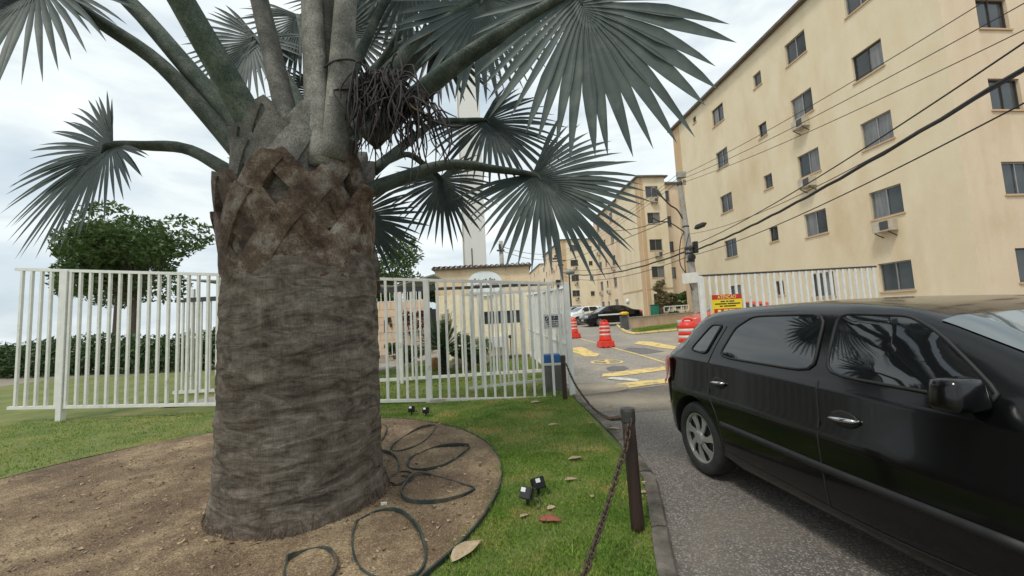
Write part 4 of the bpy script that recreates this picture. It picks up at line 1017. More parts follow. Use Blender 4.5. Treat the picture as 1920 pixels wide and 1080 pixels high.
scribble(osg, oc.x, oc.z - .045, orx * 1.55, orz * .26, 13, M_rtxt, HY - .076)
# white box and lamp by the wall
wb = at(931, 641, HY - .15)
mb = MB(); mb.box((wb.x, HY - .12, wb.z), (.52, .22, .36)); o = mb.build('meter_cabinet', M_white, bevel=.01); tag(o, 'white wall cabinet under the gatehouse strip window', 'cabinet')
lp = at(958.5, 668, HY - .35); lt = at(958.5, 631, HY - .35)
lm = thing('garden_lamp', lp, 'small black ball lamp on a thin pole before the gatehouse wall', 'lamp')
mb = MB(); mb.tube([(lp.x, lp.y, G(lp.y)), (lp.x, lp.y, lt.z)], .015, 8); mb.build('pole', M_black, lm)
mb = MB(); mb.lathe([(.02, -.06), (.05, -.045), (.062, 0), (.05, .045), (.02, .06)], (lp.x, lp.y, lt.z), 14); mb.build('lamp_head', M_black, lm, smooth=True)
mb = MB(); mb.lathe([(.06, 0), (.055, .10), (.02, .12)], (lp.x, lp.y, G(lp.y)), 12); mb.build('foot', M_black, lm)
# dark gate leaf left of the gatehouse
dg0, dg1 = at(806, 612, 14.2), at(819, 579, 14.2)
mb = MB(); mb.box(((dg0.x + dg1.x) / 2 - .05, 14.2, (dg0.z + dg1.z) / 2 - .35), (.36, .05, dg1.z - dg0.z + .7)); tag(mb.build('dark_door', mat('slate_panel', (.02, .022, .03), (.03, .032, .04), 4, .4)), 'narrow dark door panel at the left side of the gatehouse', 'door')

# ------------------------------------------------------------------ canopy, wall and planting on the left
cz = at(690, 547, 9.6).z
cn = thing('canopy', (-4.2, 11.5, G(11.5)), 'grey sheet canopy roof over the walkway left of the gatehouse', 'canopy')
M_can = mat('grey_canopy_sheet', lin(128, 130, 128), lin(150, 152, 150), 2, .6); M_can2 = mat('pale_canopy_sheet', lin(206, 206, 202), lin(218, 218, 214), 2, .6)
xr0 = at(815, 540, 9.8).x; xm = at(742, 540, 9.8).x
def slab(pts, th, name, material):
    mb = MB(); mb.prism(pts, (0, 0, th)); return mb.build(name, material, cn, fix=True)
slab([(-8.0, 9.75, cz + .52), (xm, 9.75, cz + .10), (xm, 11.2, cz + .10), (-8.0, 11.2, cz + .52)], .035, 'roof_sheet', M_can)
slab([(xm + .01, 9.75, cz + .10), (xr0, 9.75, cz + .34), (xr0, 11.0, cz + .34), (xm + .01, 11.2, cz + .10)], .035, 'roof_sheet', M_can)
mb = MB(); mb.bar((-8, 9.66, cz + .03), (xr0, 9.66, cz + .03), .09, .07); mb.build('gutter', M_darksteel, cn)
for xx, yy_ in ((-7.9, 9.8), (-4.6, 11.0), (-7.9, 11.0)):
    mb = MB(); mb.bar((xx, yy_, G(yy_) - .1), (xx, yy_, cz + .3 + (.42 if yy_ > 16 else 0) - (.25 if -5 < xx and yy_ < 14 else 0)), .06); mb.build('post', M_fence, cn)

# peach block wall built of separate blocks
M_block = mat('peach_wall_block', lin(214, 184, 156), lin(224, 198, 170), 4, .9, bump=.3, c3=lin(196, 156, 122), s3=2)
M_mortar = mat('wall_mortar', lin(172, 138, 110), lin(184, 150, 120), 5, .95)
wy = 16.2; wxa, wxb = -7.5, at(802, 600, wy).x; wzb = G(wy); wzt = at(740, 566, wy).z
pw = thing('block_wall', ((wxa + wxb) / 2, wy, wzb), 'peach block wall with meter boxes beyond the walkway', 'wall')
mb = MB(); mb.box(((wxa + wxb) / 2, wy + .10, (wzb + wzt) / 2 - .1), (wxb - wxa, .16, wzt - wzb + .2)); mb.build('core', M_mortar, pw)
rows = 7; bh = (wzt - wzb) / rows; bw = .46; bme = None
for r_ in range(rows):
    x = wxa + (0 if r_ % 2 else -bw / 2)
    while x < wxb - .02:
        a_, b_ = max(x, wxa) + .006, min(x + bw, wxb) - .006
        if b_ - a_ > .08:
            if bme is None:
                mb = MB(); mb.box((0, 0, 0), (1, .05, bh - .012)); o = mb.build('block', M_block, pw, local=True); bme = o.data
            else:
                o = bpy.data.objects.new('block', bme); COL.objects.link(o); o.parent = pw
            o.matrix_parent_inverse = Matrix.Identity(4)
            o.scale = (b_ - a_, 1, 1); o.location = Vector(((a_ + b_) / 2, wy + random.uniform(-.004, .004), wzb + bh * (r_ + .5))) - Vector(pw.location)
        x += bw
for (px, py, w2, h2) in ((729, 600, .14, .20), (722, 612, .06, .5), (733, 610, .06, .14), (703, 609, .06, .10)):
    q = at(px, py, wy - .06); mb = MB(); mb.box(q, (w2, .08, h2)); tag(mb.build('meter_box', M_black), {729: 'square black meter box on the peach block wall', 722: 'tall thin black conduit box on the peach block wall', 733: 'small black box beside the square meter box', 703: 'tiny black box on the peach wall nearest the palm'}[px], 'meter box', 'black boxes on the peach wall')
fence_line('wall_railing', 'low white railing standing on top of the peach block wall', (wxa, wy + .1, 0), (wxb, wy + .1, 0), wzt + .42, wzt + .42, wzt + .03, wzt + .03, [(k + .5) / 22 for k in range(22)], .025, rail=.03, cat='railing')
fence_line('walkway_railing', 'low white handrail along the walkway left of the lawn', (wkx(9) - 1.45, 9.0, 0), (wkx(15.5) - 1.45, 15.5, 0), 1.05, 1.30, .25, .55, [(k + .5) / 26 for k in range(26)], .025, rail=.035, cat='railing')

# leaf clouds -------------------------------------------------
def leaf_cloud(name, centres, radii, n, size, material, parent, seed=0, flat=.8, squash=.75):
    rg = np.random.default_rng(seed); C = np.array([tuple(c) for c in centres]); R_ = np.array(radii)
    k = rg.choice(len(C), n, p=R_ ** 2 / (R_ ** 2).sum())
    d = rg.normal(size=(n, 3)); d /= np.linalg.norm(d, axis=1)[:, None]
    rr = R_[k] * rg.uniform(.35, 1.0, n) ** .45
    P = C[k] + d * rr[:, None] * np.array([1, 1, squash])
    a = rg.normal(size=(n, 3)); a[:, 2] *= flat; a /= np.linalg.norm(a, axis=1)[:, None]
    b = np.cross(a, rg.normal(size=(n, 3))); b /= np.linalg.norm(b, axis=1)[:, None]
    s = size * rg.uniform(.5, 1.3, n)[:, None]
    V = np.empty((n, 4, 3)); V[:, 0] = P - a * s; V[:, 1] = P + b * s * .42; V[:, 2] = P + a * s; V[:, 3] = P - b * s * .42
    return mesh_np(name, V.reshape(-1, 3), np.arange(4 * n).reshape(-1, 4), material, parent)
M_fol1 = mat('tree_foliage', lin(58, 84, 38), lin(92, 114, 56), 3, .6, trans=.25, c3=lin(40, 60, 30), s3=9)
M_fol2 = mat('dark_tree_foliage', lin(44, 68, 34), lin(74, 98, 48), 3, .6, trans=.25, c3=lin(30, 48, 26), s3=9)
M_bark = mat('tree_bark', lin(84, 72, 60), lin(108, 96, 82), 8, .95, bump=.5)
def tree(x, y, h, cr, n, label, seed, material, group='trees behind the wall', size=.16, dense=9):
    rnd = random.Random(seed); z0 = G(y); t = thing('tree', (x, y, z0), label, 'tree', group)
    mb = MB(); top = Vector((x + rnd.uniform(-.4, .4), y, z0 + h * .62))
    mb.tube(spline([(x, y, z0 - .1), (x + rnd.uniform(-.15, .15), y, z0 + h * .3), top], 9), [.2 * h / 7, .17 * h / 7, .16 * h / 7, .15 * h / 7, .14 * h / 7, .12 * h / 7, .11 * h / 7, .09 * h / 7, .07 * h / 7], 8)
    cs = []; rs = []
    for k in range(dense):
        a_ = rnd.uniform(0, 6.28); e = rnd.uniform(-1.0, 1); q = Vector((x + cr * .72 * math.cos(a_) * rnd.uniform(.3, 1), y + cr * .72 * math.sin(a_) * rnd.uniform(.3, 1), z0 + h * .68 + e * h * .22))
        cs.append(q); rs.append(cr * rnd.uniform(.22, .42)); s0 = Vector((x, y, z0 + h * rnd.uniform(.3, .55)))
        mb.tube(spline([s0, (s0 + q) / 2 + Vector((0, 0, .2)), q], 6), [.07 * h / 7, .06 * h / 7, .05 * h / 7, .04 * h / 7, .03 * h / 7, .015], 6)
    mb.build('trunk', M_bark, t, smooth=True)
    leaf_cloud('crown', cs, rs, n, size, material, t, seed); return t
tree(-8.2, 26, 6.6, 3.1, 4200, 'loose green tree rising beside the palm trunk above the canopy', 3, M_fol1, dense=16, size=.15)
tree(-5.2, 22, 3.4, 1.6, 6000, 'low round green tree behind the peach wall and canopy', 5, M_fol2, dense=9, size=.13)
tree(-7.6, 21, 3.6, 1.7, 6000, 'low bushy tree directly left of the round one behind the wall', 6, M_fol1, dense=9, size=.13)
tree(-3.6, 24, 3.5, 1.5, 5000, 'small dark tree between the canopy and the gatehouse', 8, M_fol2, dense=9, size=.13)
tree(-14, 24, 7.5, 3.4, 9000, 'broad green tree left of the palm behind the fence', 9, M_fol2, dense=24)
tree(-21, 22, 8.0, 3.6, 9000, 'tall green tree far left behind the fence', 10, M_fol1, dense=24)
tree(-27, 27, 9.0, 4.2, 9000, 'leftmost big tree at the far edge of the grounds', 12, M_fol2, dense=24)
# clipped hedge closing the left of the grounds
mbx = []
hd = thing('hedge', (-13, 15, G(15)), 'long green hedge along the left boundary behind the fence', 'hedge')
hc = [(-9 - 1.0 * k, 15 + .1 * k, G(15) + .75 + .12 * math.sin(k)) for k in range(14)]
leaf_cloud('foliage', hc + [(c[0] + .5, c[1], c[2] - .45) for c in hc], [.8] * 14 + [.75] * 14, 16000, .10, M_fol2, hd, 21, squash=.9)
mb = MB()
for c in hc: mb.tube([(c[0], c[1], G(15) - .1), (c[0] + .05, c[1], c[2])], [.04, .02], 6)
mb.build('stems', M_bark, hd)

# cycad with dark trunk behind the fence
M_cyc = mat('cycad_leaf', lin(44, 70, 38), lin(72, 98, 56), 6, .45, trans=.15)
cb = gnd(833, 706); cy = thing('cycad', (cb.x, cb.y, G(cb.y)), 'dark stemmed cycad with stiff green fronds behind the fence', 'cycad')
ch = at(833, 655, cb.y).z
mb = MB(); zs_ = np.linspace(G(cb.y) - .05, ch, 16); mb.tube([(cb.x + .01 * math.sin(z_ * 9), cb.y, z_) for z_ in zs_], [.115 + .012 * (k % 2) for k in range(16)], 12)
mb.build('trunk', mat('cycad_trunk', (.012, .011, .010), (.03, .026, .022), 14, .95, bump=.8, bscale=30), cy)
rnd = random.Random(11)
for k in range(72):
    a_ = k * 2.399; el = rnd.uniform(.25, 1.35); ln = rnd.uniform(.65, 1.12); d = Vector((math.cos(a_) * math.cos(el), math.sin(a_) * math.cos(el), math.sin(el)))
    P = [Vector((cb.x, cb.y, ch - .02)) + d * ln * t + Vector((0, 0, -.35 * ln * t * t * math.cos(el))) for t in np.linspace(0, 1, 12)]
    mb = MB(); mb.tube(P, [.010 - .0007 * i for i in range(12)], 4); s = d.cross(Vector((0, 0, 1))).normalized()
    for i in range(2, 12):
        for j in (0, .5):
            if i == 11 and j: continue
            p = P[i].lerp(P[min(i + 1, 11)], j); t = (P[min(i + 1, 11)] - P[i - 1]).normalized(); l_ = .13 * math.sin(math.pi * (i + j - .5) / 11.5) ** .6 + .02
            for sgn_ in (-1, 1):
                tip = p + (s * sgn_ + t * .7 + Vector((0, 0, .25))).normalized() * l_
                mb.add([p - t * .015, p + t * .015, tip], [(0, 1, 2)])
    mb.build('frond', M_cyc, cy)
# shrub right of it, flowering climber left of it
def shrub(name, px, py, Y, r_, h_, n, material, label, cat, seed, size=.06, extra=None):
    q = at(px, py, Y); z0 = G(Y); t = thing(name, (q.x, Y, z0), label, cat); rnd = random.Random(seed)
    cs = [(q.x + rnd.uniform(-1, 1) * r_ * .6, Y + rnd.uniform(-1, 1) * r_ * .4, z0 + h_ * rnd.uniform(.35, .85)) for _ in range(8)]
    mb = MB()
    for c in cs: mb.tube(spline([(q.x + rnd.uniform(-.06, .06), Y, z0 - .03), ((q.x + c[0]) / 2, Y, z0 + (c[2] - z0) * .6), c], 6), [.02, .018, .015, .012, .009, .005], 5)
    mb.build('stems', M_bark, t)
    leaf_cloud('foliage', cs, [r_ * rnd.uniform(.3, .45) for _ in cs], n, size, material, t, seed)
    if extra: leaf_cloud('flowers', cs, [r_ * .5 for _ in cs], extra[0], size * .8, extra[1], t, seed + 1)
    return t
shrub('shrub', 878, 690, 11.0, .5, 1.05, 1600, M_fol2, 'dark leafy shrub right of the cycad behind the fence', 'shrub', 31)
M_pale = mat('pale_variegated_leaf', lin(170, 176, 150), lin(140, 152, 116), 8, .6, trans=.2)
shrub('pale_shrub', 905, 690, 11.6, .45, .9, 500, M_pale, 'sparse pale leaved shrub before the gatehouse window', 'shrub', 33, size=.07)
M_flow = mat('pink_blossom', lin(196, 120, 116), lin(226, 190, 186), 20, .7)
for px, sd_, lab in ((757, 41, 'dark climber with pink blossom on the wall end near the inner post'), (775, 42, 'middle dark climber with pale pink blossom left of the cycad'), (793, 43, 'rightmost blossoming climber beside the dark door panel')):
    shrub('flowering_climber', px, 650, 15.4, .36, 2.1, 420, mat('purple_leaf', lin(64, 36, 36), lin(40, 34, 28), 8, .6), lab, 'climber', sd_, size=.075, extra=(200, M_flow))
shrub('low_shrub', 770, 668, 13.2, .55, .65, 1500, M_fol2, 'low dark green shrub at the end of the inner lawn', 'shrub', 45)
shrub('low_shrub', 740, 640, 15.0, .4, .6, 900, M_fol1, 'low light green shrub at the foot of the peach wall', 'shrub', 46)
# rocks
def rock(px, py, Y, w, h_, label, seed, material=None):
    q = at(px, py, Y); rnd = random.Random(seed)
    bm = bmesh.new(); bmesh.ops.create_icosphere(bm, subdivisions=2, radius=1)
    for v in bm.verts:
        k = 1 + .22 * math.sin(v.co.x * 3 + seed) * math.cos(v.co.y * 4 + seed) + rnd.uniform(-.09, .09)
        v.co = Vector((v.co.x * w / 2 * k, v.co.y * w * .42 * k, max(v.co.z, -.6) * h_ / 1.6 * k))
    me = bpy.data.meshes.new('rock'); bm.to_mesh(me); bm.free(); me.materials.append(material or M_stone)
    o = bpy.data.objects.new('rock', me); COL.objects.link(o); o.location = (q.x, Y, G(Y) + LAWN_Z + h_ * .3); o.rotation_euler = (0, 0, rnd.uniform(-.4, .4))
    tag(o, label, 'rock', 'rocks in the planting before the gatehouse')
rock(861, 675, 11.7, .55, .42, 'pale rock just right of the cycad stem', 1); rock(884, 673, 12.0, .62, .46, 'largest pale rock at the foot of the shrub', 2)
rock(905, 670, 12.3, .5, .4, 'pale rock nearest the gatehouse step', 3); rock(851, 684, 11.3, .22, .2, 'small grey stone at the right foot of the cycad', 4)
rock(816, 676, 11.4, .30, .38, 'rusty tan block shaped rock left of the cycad stem', 5, mat('tan_rock', lin(176, 134, 90), lin(150, 108, 70), 6, .9))

# ------------------------------------------------------------------ chain posts and chain
M_postw = mat('dark_stained_post', lin(46, 34, 30), lin(66, 46, 38), 5, .65, bump=.4, bscale=30, c3=lin(84, 56, 42), s3=3, stretch=(6, 6, .6), lo3=.55, hi3=.8)
M_cap = mat('post_cap', lin(44, 44, 44), lin(62, 60, 58), 8, .6, bump=.3)
M_chain = mat('rusty_chain', lin(64, 50, 44), lin(98, 82, 72), 30, .75, metal=.35, bump=.3)
P1 = gnd(1197, 1001); P2 = gnd(1060, 751)
h1 = 0.815
def chain_post(p, h_, label, lean=(0, 0)):
    t = thing('chain_post', (p.x, p.y, LAWN_Z), label, 'post', 'posts of the chain barrier'); r_ = .042
    prof = [(p.x + lean[0] * k, p.y, LAWN_Z - .05 + (h_ - .05) * k) for k in np.linspace(0, 1, 8)]
    mb = MB(); mb.tube(prof, [r_ * (1 + random.uniform(-.02, .02)) for _ in prof], 18); mb.build('shaft', M_postw, t, smooth=True)
    tp = prof[-1]; mb = MB(); mb.lathe([(r_ * 1.04, -.03), (r_ * 1.12, -.02), (r_ * 1.12, .045), (r_ * 1.0, .06), (r_ * .3, .066)], tp, 18); mb.build('cap', M_cap, t, smooth=False)
    return Vector(tp)
T1 = chain_post(P1, h1, 'near dark wooden chain post at the kerb', (-.012, 0)); T2 = chain_post(P2, .80, 'far dark chain post in front of the gate corner')
link_me = None
def chain(name, pts, pitch, label):
    global link_me
    L_ = pts[0]; t = thing(name, pts[0], label, 'chain', 'rusty barrier chains')
    S = spline(pts, 400); acc = 0; nxt = 0; k = 0
    for i in range(1, 400):
        seg = (S[i] - S[i - 1]).length; acc += seg
        if acc >= nxt:
            nxt += pitch
            d = (S[i] - S[i - 1]).normalized()
            if link_me is None:
                mb = MB(); R_ = .0135; ln = .030; path = []
                for a_ in np.linspace(-math.pi / 2, math.pi / 2, 6): path.append((ln / 2 + R_ * math.cos(a_), R_ * math.sin(a_), 0))
                for a_ in np.linspace(math.pi / 2, 1.5 * math.pi, 6): path.append((-ln / 2 + R_ * math.cos(a_), R_ * math.sin(a_), 0))
                path.append(path[0]); mb.tube(path, .0056, 6, cap=False); o = mb.build('link', M_chain, t, smooth=True, local=True); link_me = o.data
            else:
                o = bpy.data.objects.new('link', link_me); COL.objects.link(o); o.parent = t
            o.matrix_parent_inverse = Matrix.Identity(4)
            q = d.to_track_quat('X', 'Z') @ Euler(((math.pi / 2 if k % 2 else 0) + random.uniform(-.35, .35), 0, 0)).to_quaternion()
            o.rotation_mode = 'QUATERNION'; o.rotation_quaternion = q; o.location = S[i] - pts[0]; k += 1
ca = T1 + Vector((-.005, -.045, .0))
chain('chain', [ca + Vector((0, 0, -.02)), at(1173, 838, 2.60), at(1158, 885, 2.50), at(1138, 950, 2.33), at(1120, 1005, 2.17), at(1100, 1065, 2.02), at(1085, 1100, 1.92), at(1050, 1180, 1.7)], .039, 'near rusty chain drooping from the near post towards the camera')
cb_ = T1 + Vector((-.045, .02, -.005)); cc_ = T2 + Vector((.045, -.02, -.08))
mids = [at(1076, 716, 6.4), at(1095, 745, 5.6), at(1115, 768, 4.9), at(1140, 784, 4.0)]
chain('chain', [cc_] + mids + [cb_], .042, 'far rusty chain sagging between the two posts')

# ------------------------------------------------------------------ garden spotlights
def spot(p, yaw, label, s=1.0, strap=False, tilt=-.5):
    t = thing('garden_spotlight', p, label, 'spotlight', 'garden spotlights on the lawn', rz=yaw)
    mb = MB(); mb.tube([(0, 0, -.05), (0, 0, .05 * s)], [.006 * s, .012 * s], 6); mb.build('spike', M_black, t, local=True)
    rot = Euler((tilt, 0, 0)).to_matrix(); c = Vector((0, 0, .085 * s))
    mb = MB(); mb.box(c, (.085 * s, .055 * s, .075 * s), rot); hd_ = mb.build('housing', M_black, t, local=True, bevel=.006 * s)
    mb = MB(); mb.box(c + rot @ Vector((0, -.03 * s, 0)), (.075 * s, .006 * s, .065 * s), rot); mb.build('lens', mat('dark_lens', (.02, .02, .022), None, rough=.08), t, local=True)
    for k in range(4):
        mb = MB(); mb.box(c + rot @ Vector((-.03 * s + .02 * s * k, .032 * s, 0)), (.005 * s, .014 * s, .06 * s), rot); mb.build('fin', M_black, t, local=True)
    mb = MB(); mb.box(c + rot @ Vector((-.014 * s, -.0345 * s, .014 * s)), (.034 * s, .003 * s, .026 * s), rot); mb.build('sticker', M_white, t, local=True)
    mb = MB(); mb.tube(spline([(0, .03, .06 * s), (.05 * s, .05 * s, .05 * s), (.09 * s, .02 * s, .02 * s), (.07 * s, -.02 * s, .005), (.03 * s, .04 * s, .004)], 14), .0035 * s, 5); mb.build('cable', M_wire, t, local=True)
    if strap:
        mb = MB(); mb.box(c + rot @ Vector((0.0, .012 * s, 0)), (.088 * s, .016 * s, .079 * s), rot); mb.build('strap', mat('olive_strap', lin(92, 98, 52), lin(78, 84, 44), 8, .8), t, local=True)
    return t
spot(gnd(990, 950, LAWN_Z), -.6, 'near black garden spotlight of the pair beside the soil bed', 1.15, True)
spot(gnd(1010, 930, LAWN_Z), .5, 'far black garden spotlight of the pair beside the soil bed', 1.15)
spot(gnd(772, 779, LAWN_Z), .1, 'left one of the two small spotlights under the fence', 1.15)
spot(gnd(799, 781, LAWN_Z), -.1, 'right one of the two small spotlights under the fence', 1.1)

# ------------------------------------------------------------------ fallen leaves
def fallen(px, py, ln, wd, yaw, material, label, lift=.035, curl=.25):
    ln *= 1.35; wd *= 1.35; p = gnd(px, py, lift); mb = MB(); n = 8; V = []; F = []
    for i in range(n + 1):
        u_ = i / n; w = wd * math.sin(math.pi * min(1, u_ * 1.02 + .02)) ** .7 * (1 - .3 * u_) / 2 + .001
        zc = curl * ln * ((u_ - .5) ** 2) * .6
        for s in (-1, 0, 1):
            V.append(((u_ - .5) * ln, s * w + .05 * ln * math.sin(u_ * 3), zc + abs(s) * w * .45 + random.uniform(-.002, .002)))
    for i in range(n):
        a_ = i * 3; F += [(a_, a_ + 1, a_ + 4, a_ + 3), (a_ + 1, a_ + 2, a_ + 5, a_ + 4)]
    mb.add(V, F); o = mb.build('fallen_leaf', material, smooth=True)
    md = o.modifiers.new('thickness', 'SOLIDIFY'); md.thickness = .0016
    o.location = p; o.rotation_euler = (random.uniform(-.12, .12), random.uniform(-.12, .12), yaw)
    tag(o, label, 'leaf', 'fallen leaves')
M_dry = mat('dry_tan_leaf', lin(150, 126, 96), lin(184, 162, 130), 40, .8, c3=lin(120, 92, 66), s3=25); M_redleaf = mat('dry_red_leaf', lin(132, 66, 52), lin(164, 96, 76), 40, .7, c3=lin(92, 44, 36), s3=20)
M_paleleaf = mat('pale_dry_leaf', lin(188, 170, 144), lin(166, 142, 112), 30, .85)
for a_ in ((1080, 861, .115, .075, .1, M_dry, 'broad tan fallen leaf on the lawn left of the near post'), (1071, 900, .085, .045, .2, M_dry, 'smaller tan leaf on the lawn below the broad tan one'),
           (1032, 977, .125, .07, -.4, M_redleaf, 'red brown fallen leaf on the lawn in front of the spotlights'), (1111, 931, .05, .03, 1.2, M_dry, 'small upright tan leaf beside the near chain'),
           (1037, 797, .10, .05, .2, M_dry, 'pale leaf on the lawn halfway to the fence'), (1152, 806, .13, .08, -.2, M_dry, 'tan leaf lying on the kerb behind the near post'),
           (984, 968, .065, .035, .7, M_paleleaf, 'small pale leaf just left of the red brown leaf'), (1034, 953, .05, .04, .3, M_paleleaf, 'tiny pale leaf right of the spotlights'),
           (1214, 910, .09, .045, -1.1, M_dry, 'curled tan leaf against the kerb right of the near post'), (1222, 935, .10, .04, -1.2, M_dry, 'second curled tan leaf lower on the kerb by the post'),
           (1209, 924, .06, .04, .2, M_paleleaf, 'pale leaf scrap touching the near post foot'), (1230, 921, .04, .02, 0.1, M_dry, 'tiny leaf scrap on the asphalt edge beside the post'),
           (876, 1035, .19, .09, .9, M_paleleaf, 'large pale dry leaf on the soil bed at its right edge'), (866, 952, .07, .03, .3, M_paleleaf, 'pale scrap on soil below the broad edging loop'),
           (897, 958, .09, .03, .8, M_paleleaf, 'pale scrap at the soil bed edge near the lawn'), (803, 987, .045, .025, .2, M_paleleaf, 'little white scrap on soil above the big round loop'),
           (827, 853, .05, .03, .5, M_redleaf, 'small brown leaf inside the middle edging loop'), (1110, 793, .06, .03, .4, M_dry, 'small tan leaf near the lawn edge by the far chain'),
           (1004, 755, .12, .08, .1, M_paleleaf, 'pale flat scrap on the earth under the fence'), (1145, 762, .05, .03, .0, M_redleaf, 'dark small leaf on the drive before the joint')):
    fallen(*a_)

# ------------------------------------------------------------------ apartment blocks
RZ = math.atan(0.097)
DD = Vector((-math.sin(RZ), math.cos(RZ), 0)); PP = Vector((math.cos(RZ), math.sin(RZ), 0))
def onaxis(px, Y):
    p = at(px, 590, Y); return Vector((p.x, p.y, 0))
class Block:
    """apartment block in its own frame: x to the right, y into the depth, origin at the near left corner"""
    def __init__(s, label, org, group='cream apartment blocks'):
        s.z0 = G(org.y); s.root = thing('apartment_block', (org.x, org.y, s.z0), label, 'apartment block', group, rz=RZ); s.wall = MB(); s.band = MB()
    def face(s, a, b, z0, z1, wins, mi=0, ac=(), frame=None, depth=.14):
        """wall from a to b (x,y local); outward normal to the right of a->b; wins: (u_centre, z_bottom, w, h)"""
        a, b = Vector((*a, 0)), Vector((*b, 0)); W = (b - a).length; U = (b - a).normalized(); N = U.cross(Vector((0, 0, 1)))
        holes = [(u - w / 2, z - z0, u + w / 2, z + h - z0) for (u, z, w, h) in wins]
        wall_with_holes(s.wall, a + Vector((0, 0, z0)), U, W, z1 - z0, holes, depth, mi, N)
        for k, (u, z, w, h) in enumerate(wins):
            fm = frame or (M_alu if random.random() < .6 else M_brownframe); c = a + U * u - N * (depth - .05)
            mb = MB(); t = .045
            def rect(u0, v0, u1, v1, dn=0):
                Pq = [c + U * u0 + Vector((0, 0, v0)), c + U * u1 + Vector((0, 0, v0)), c + U * u1 + Vector((0, 0, v1)), c + U * u0 + Vector((0, 0, v1))]
                mb.prism([p + N * dn for p in Pq], -N * .05)
            rect(-w / 2, z, -w / 2 + t, z + h); rect(w / 2 - t, z, w / 2, z + h); rect(-w / 2 + t, z, w / 2 - t, z + t); rect(-w / 2 + t, z + h - t, w / 2 - t, z + h)
            if w > .8: rect(-t * .45, z + t, t * .45, z + h - t, .006)
            wo = mb.build('window', fm, s.root, local=True, fix=True)
            sash = ((-w / 2 + t, -t * .4), (t * .4, w / 2 - t)) if w > .8 else ((-w / 2 + t, w / 2 - t),)
            for (u0, u1) in sash:
                mb = MB(); Pq = [c + U * u0 + Vector((0, 0, z + t)), c + U * u1 + Vector((0, 0, z + t)), c + U * u1 + Vector((0, 0, z + h - t)), c + U * u0 + Vector((0, 0, z + h - t))]
                mb.prism([p - N * .03 for p in Pq], -N * .012); mb.build('pane', M_glass if random.random() < .72 else M_glass2, wo, local=True, fix=True)
            mb = MB(); Pq = [a + U * (u - w / 2 - .05) + Vector((0, 0, z - .06)), a + U * (u + w / 2 + .05) + Vector((0, 0, z - .06)), a + U * (u + w / 2 + .05) + Vector((0, 0, z)), a + U * (u - w / 2 - .05) + Vector((0, 0, z))]
            mb.prism([p + N * .05 for p in Pq], -N * .14); mb.build('sill', M_band, wo, local=True, fix=True)
        for (u, z) in ac:
            c = a + U * u; mb = MB(); Pq = [c + U * -.33 + Vector((0, 0, z)), c + U * .33 + Vector((0, 0, z)), c + U * .33 + Vector((0, 0, z + .42)), c + U * -.33 + Vector((0, 0, z + .42))]
            mb.prism([p + N * .38 for p in Pq], -N * .45); A_ = mb.build('air_conditioner', M_acw, s.root, local=True, fix=True)
            mb = MB(); Pq = [c + U * -.02 + Vector((0, 0, z + .06)), c + U * .29 + Vector((0, 0, z + .06)), c + U * .29 + Vector((0, 0, z + .37)), c + U * -.02 + Vector((0, 0, z + .37))]
            mb.prism([p + N * .395 for p in Pq], -N * .03); mb.build('grille', M_acd, A_, local=True, fix=True)
            mb = MB(); mb.bar(c + U * -.25 + N * .36 + Vector((0, 0, z - .03)), c + U * -.25 + Vector((0, 0, z - .2)), .03); mb.bar(c + U * .25 + N * .36 + Vector((0, 0, z - .03)), c + U * .25 + Vector((0, 0, z - .2)), .03); mb.build('bracket', M_darksteel, A_, local=True)
    def strip(s, a, b, w, z0, z1, proud=.03):
        """darker vertical or horizontal band on a face"""
        a, b = Vector((*a, 0)), Vector((*b, 0)); U = (b - a).normalized(); N = U.cross(Vector((0, 0, 1)))
        Pq = [a + Vector((0, 0, z0)), b + Vector((0, 0, z0)), b + Vector((0, 0, z1)), a + Vector((0, 0, z1))]
        s.band.prism([p + N * proud for p in Pq], -N * (proud - .003))
    def finish(s, roofs):
        s.wall.build('wall', [M_stucco, M_stucco_b], s.root, local=True)
        if s.band.v: s.band.build('wall_band', M_band, s.root, local=True, fix=True)
        for (x0, y0, x1, y1, z) in roofs:
            mb = MB(); ov = .28
            mb.box(((x0 + x1) / 2, (y0 + y1) / 2, z + .07), (x1 - x0 + 2 * ov, y1 - y0 + 2 * ov, .14)); r_ = mb.build('roof', M_eave, s.root, local=True)
            mb = MB(); mb.box(((x0 + x1) / 2, (y0 + y1) / 2, z + .24), (x1 - x0 + ov, y1 - y0 + ov, .2), taper=.9); mb.build('roof_top', M_eave, r_, local=True)
SH = 2.72
rows5 = [1.15 + SH * k for k in range(5)]

# centre block
C0 = onaxis(1216, 39.0); bC = Block('cream five storey block in the centre behind the black sedan', C0); HT = 14.05
wid = 2.75
acs = [(1.45, rows5[k] - .62) for k in (1, 2, 4, 0)]
bC.face((0, 0), (wid, 0), -1.5, HT, [(1.35, z, 1.32, 1.12) for z in rows5], 0, acs)
bC.face((wid, 0), (wid, 1.6), -1.5, HT, [], 1)
bC.face((wid, 1.6), (9.5, 1.6), -1.5, HT - .2, [(.8, z, .95, 1.15) for z in rows5] + [(2.9, z, 1.3, 1.12) for z in rows5] + [(5.2, z, .7, .8) for z in rows5], 1)
bC.face((0, 6.2), (0, 0), -1.5, HT, [], 0)
bC.face((.5, 6.2), (0, 6.2), -1.5, HT, [], 1)
LW = 17.0
def lw(yl): return LW - yl
wl_ = []
for z in rows5: wl_ += [(lw(7.2), z + .3, .62, .8), (lw(9.8), z, 1.15, 1.2), (lw(12.7), z + .3, .62, .8), (lw(15.0), z, 1.15, 1.2)]
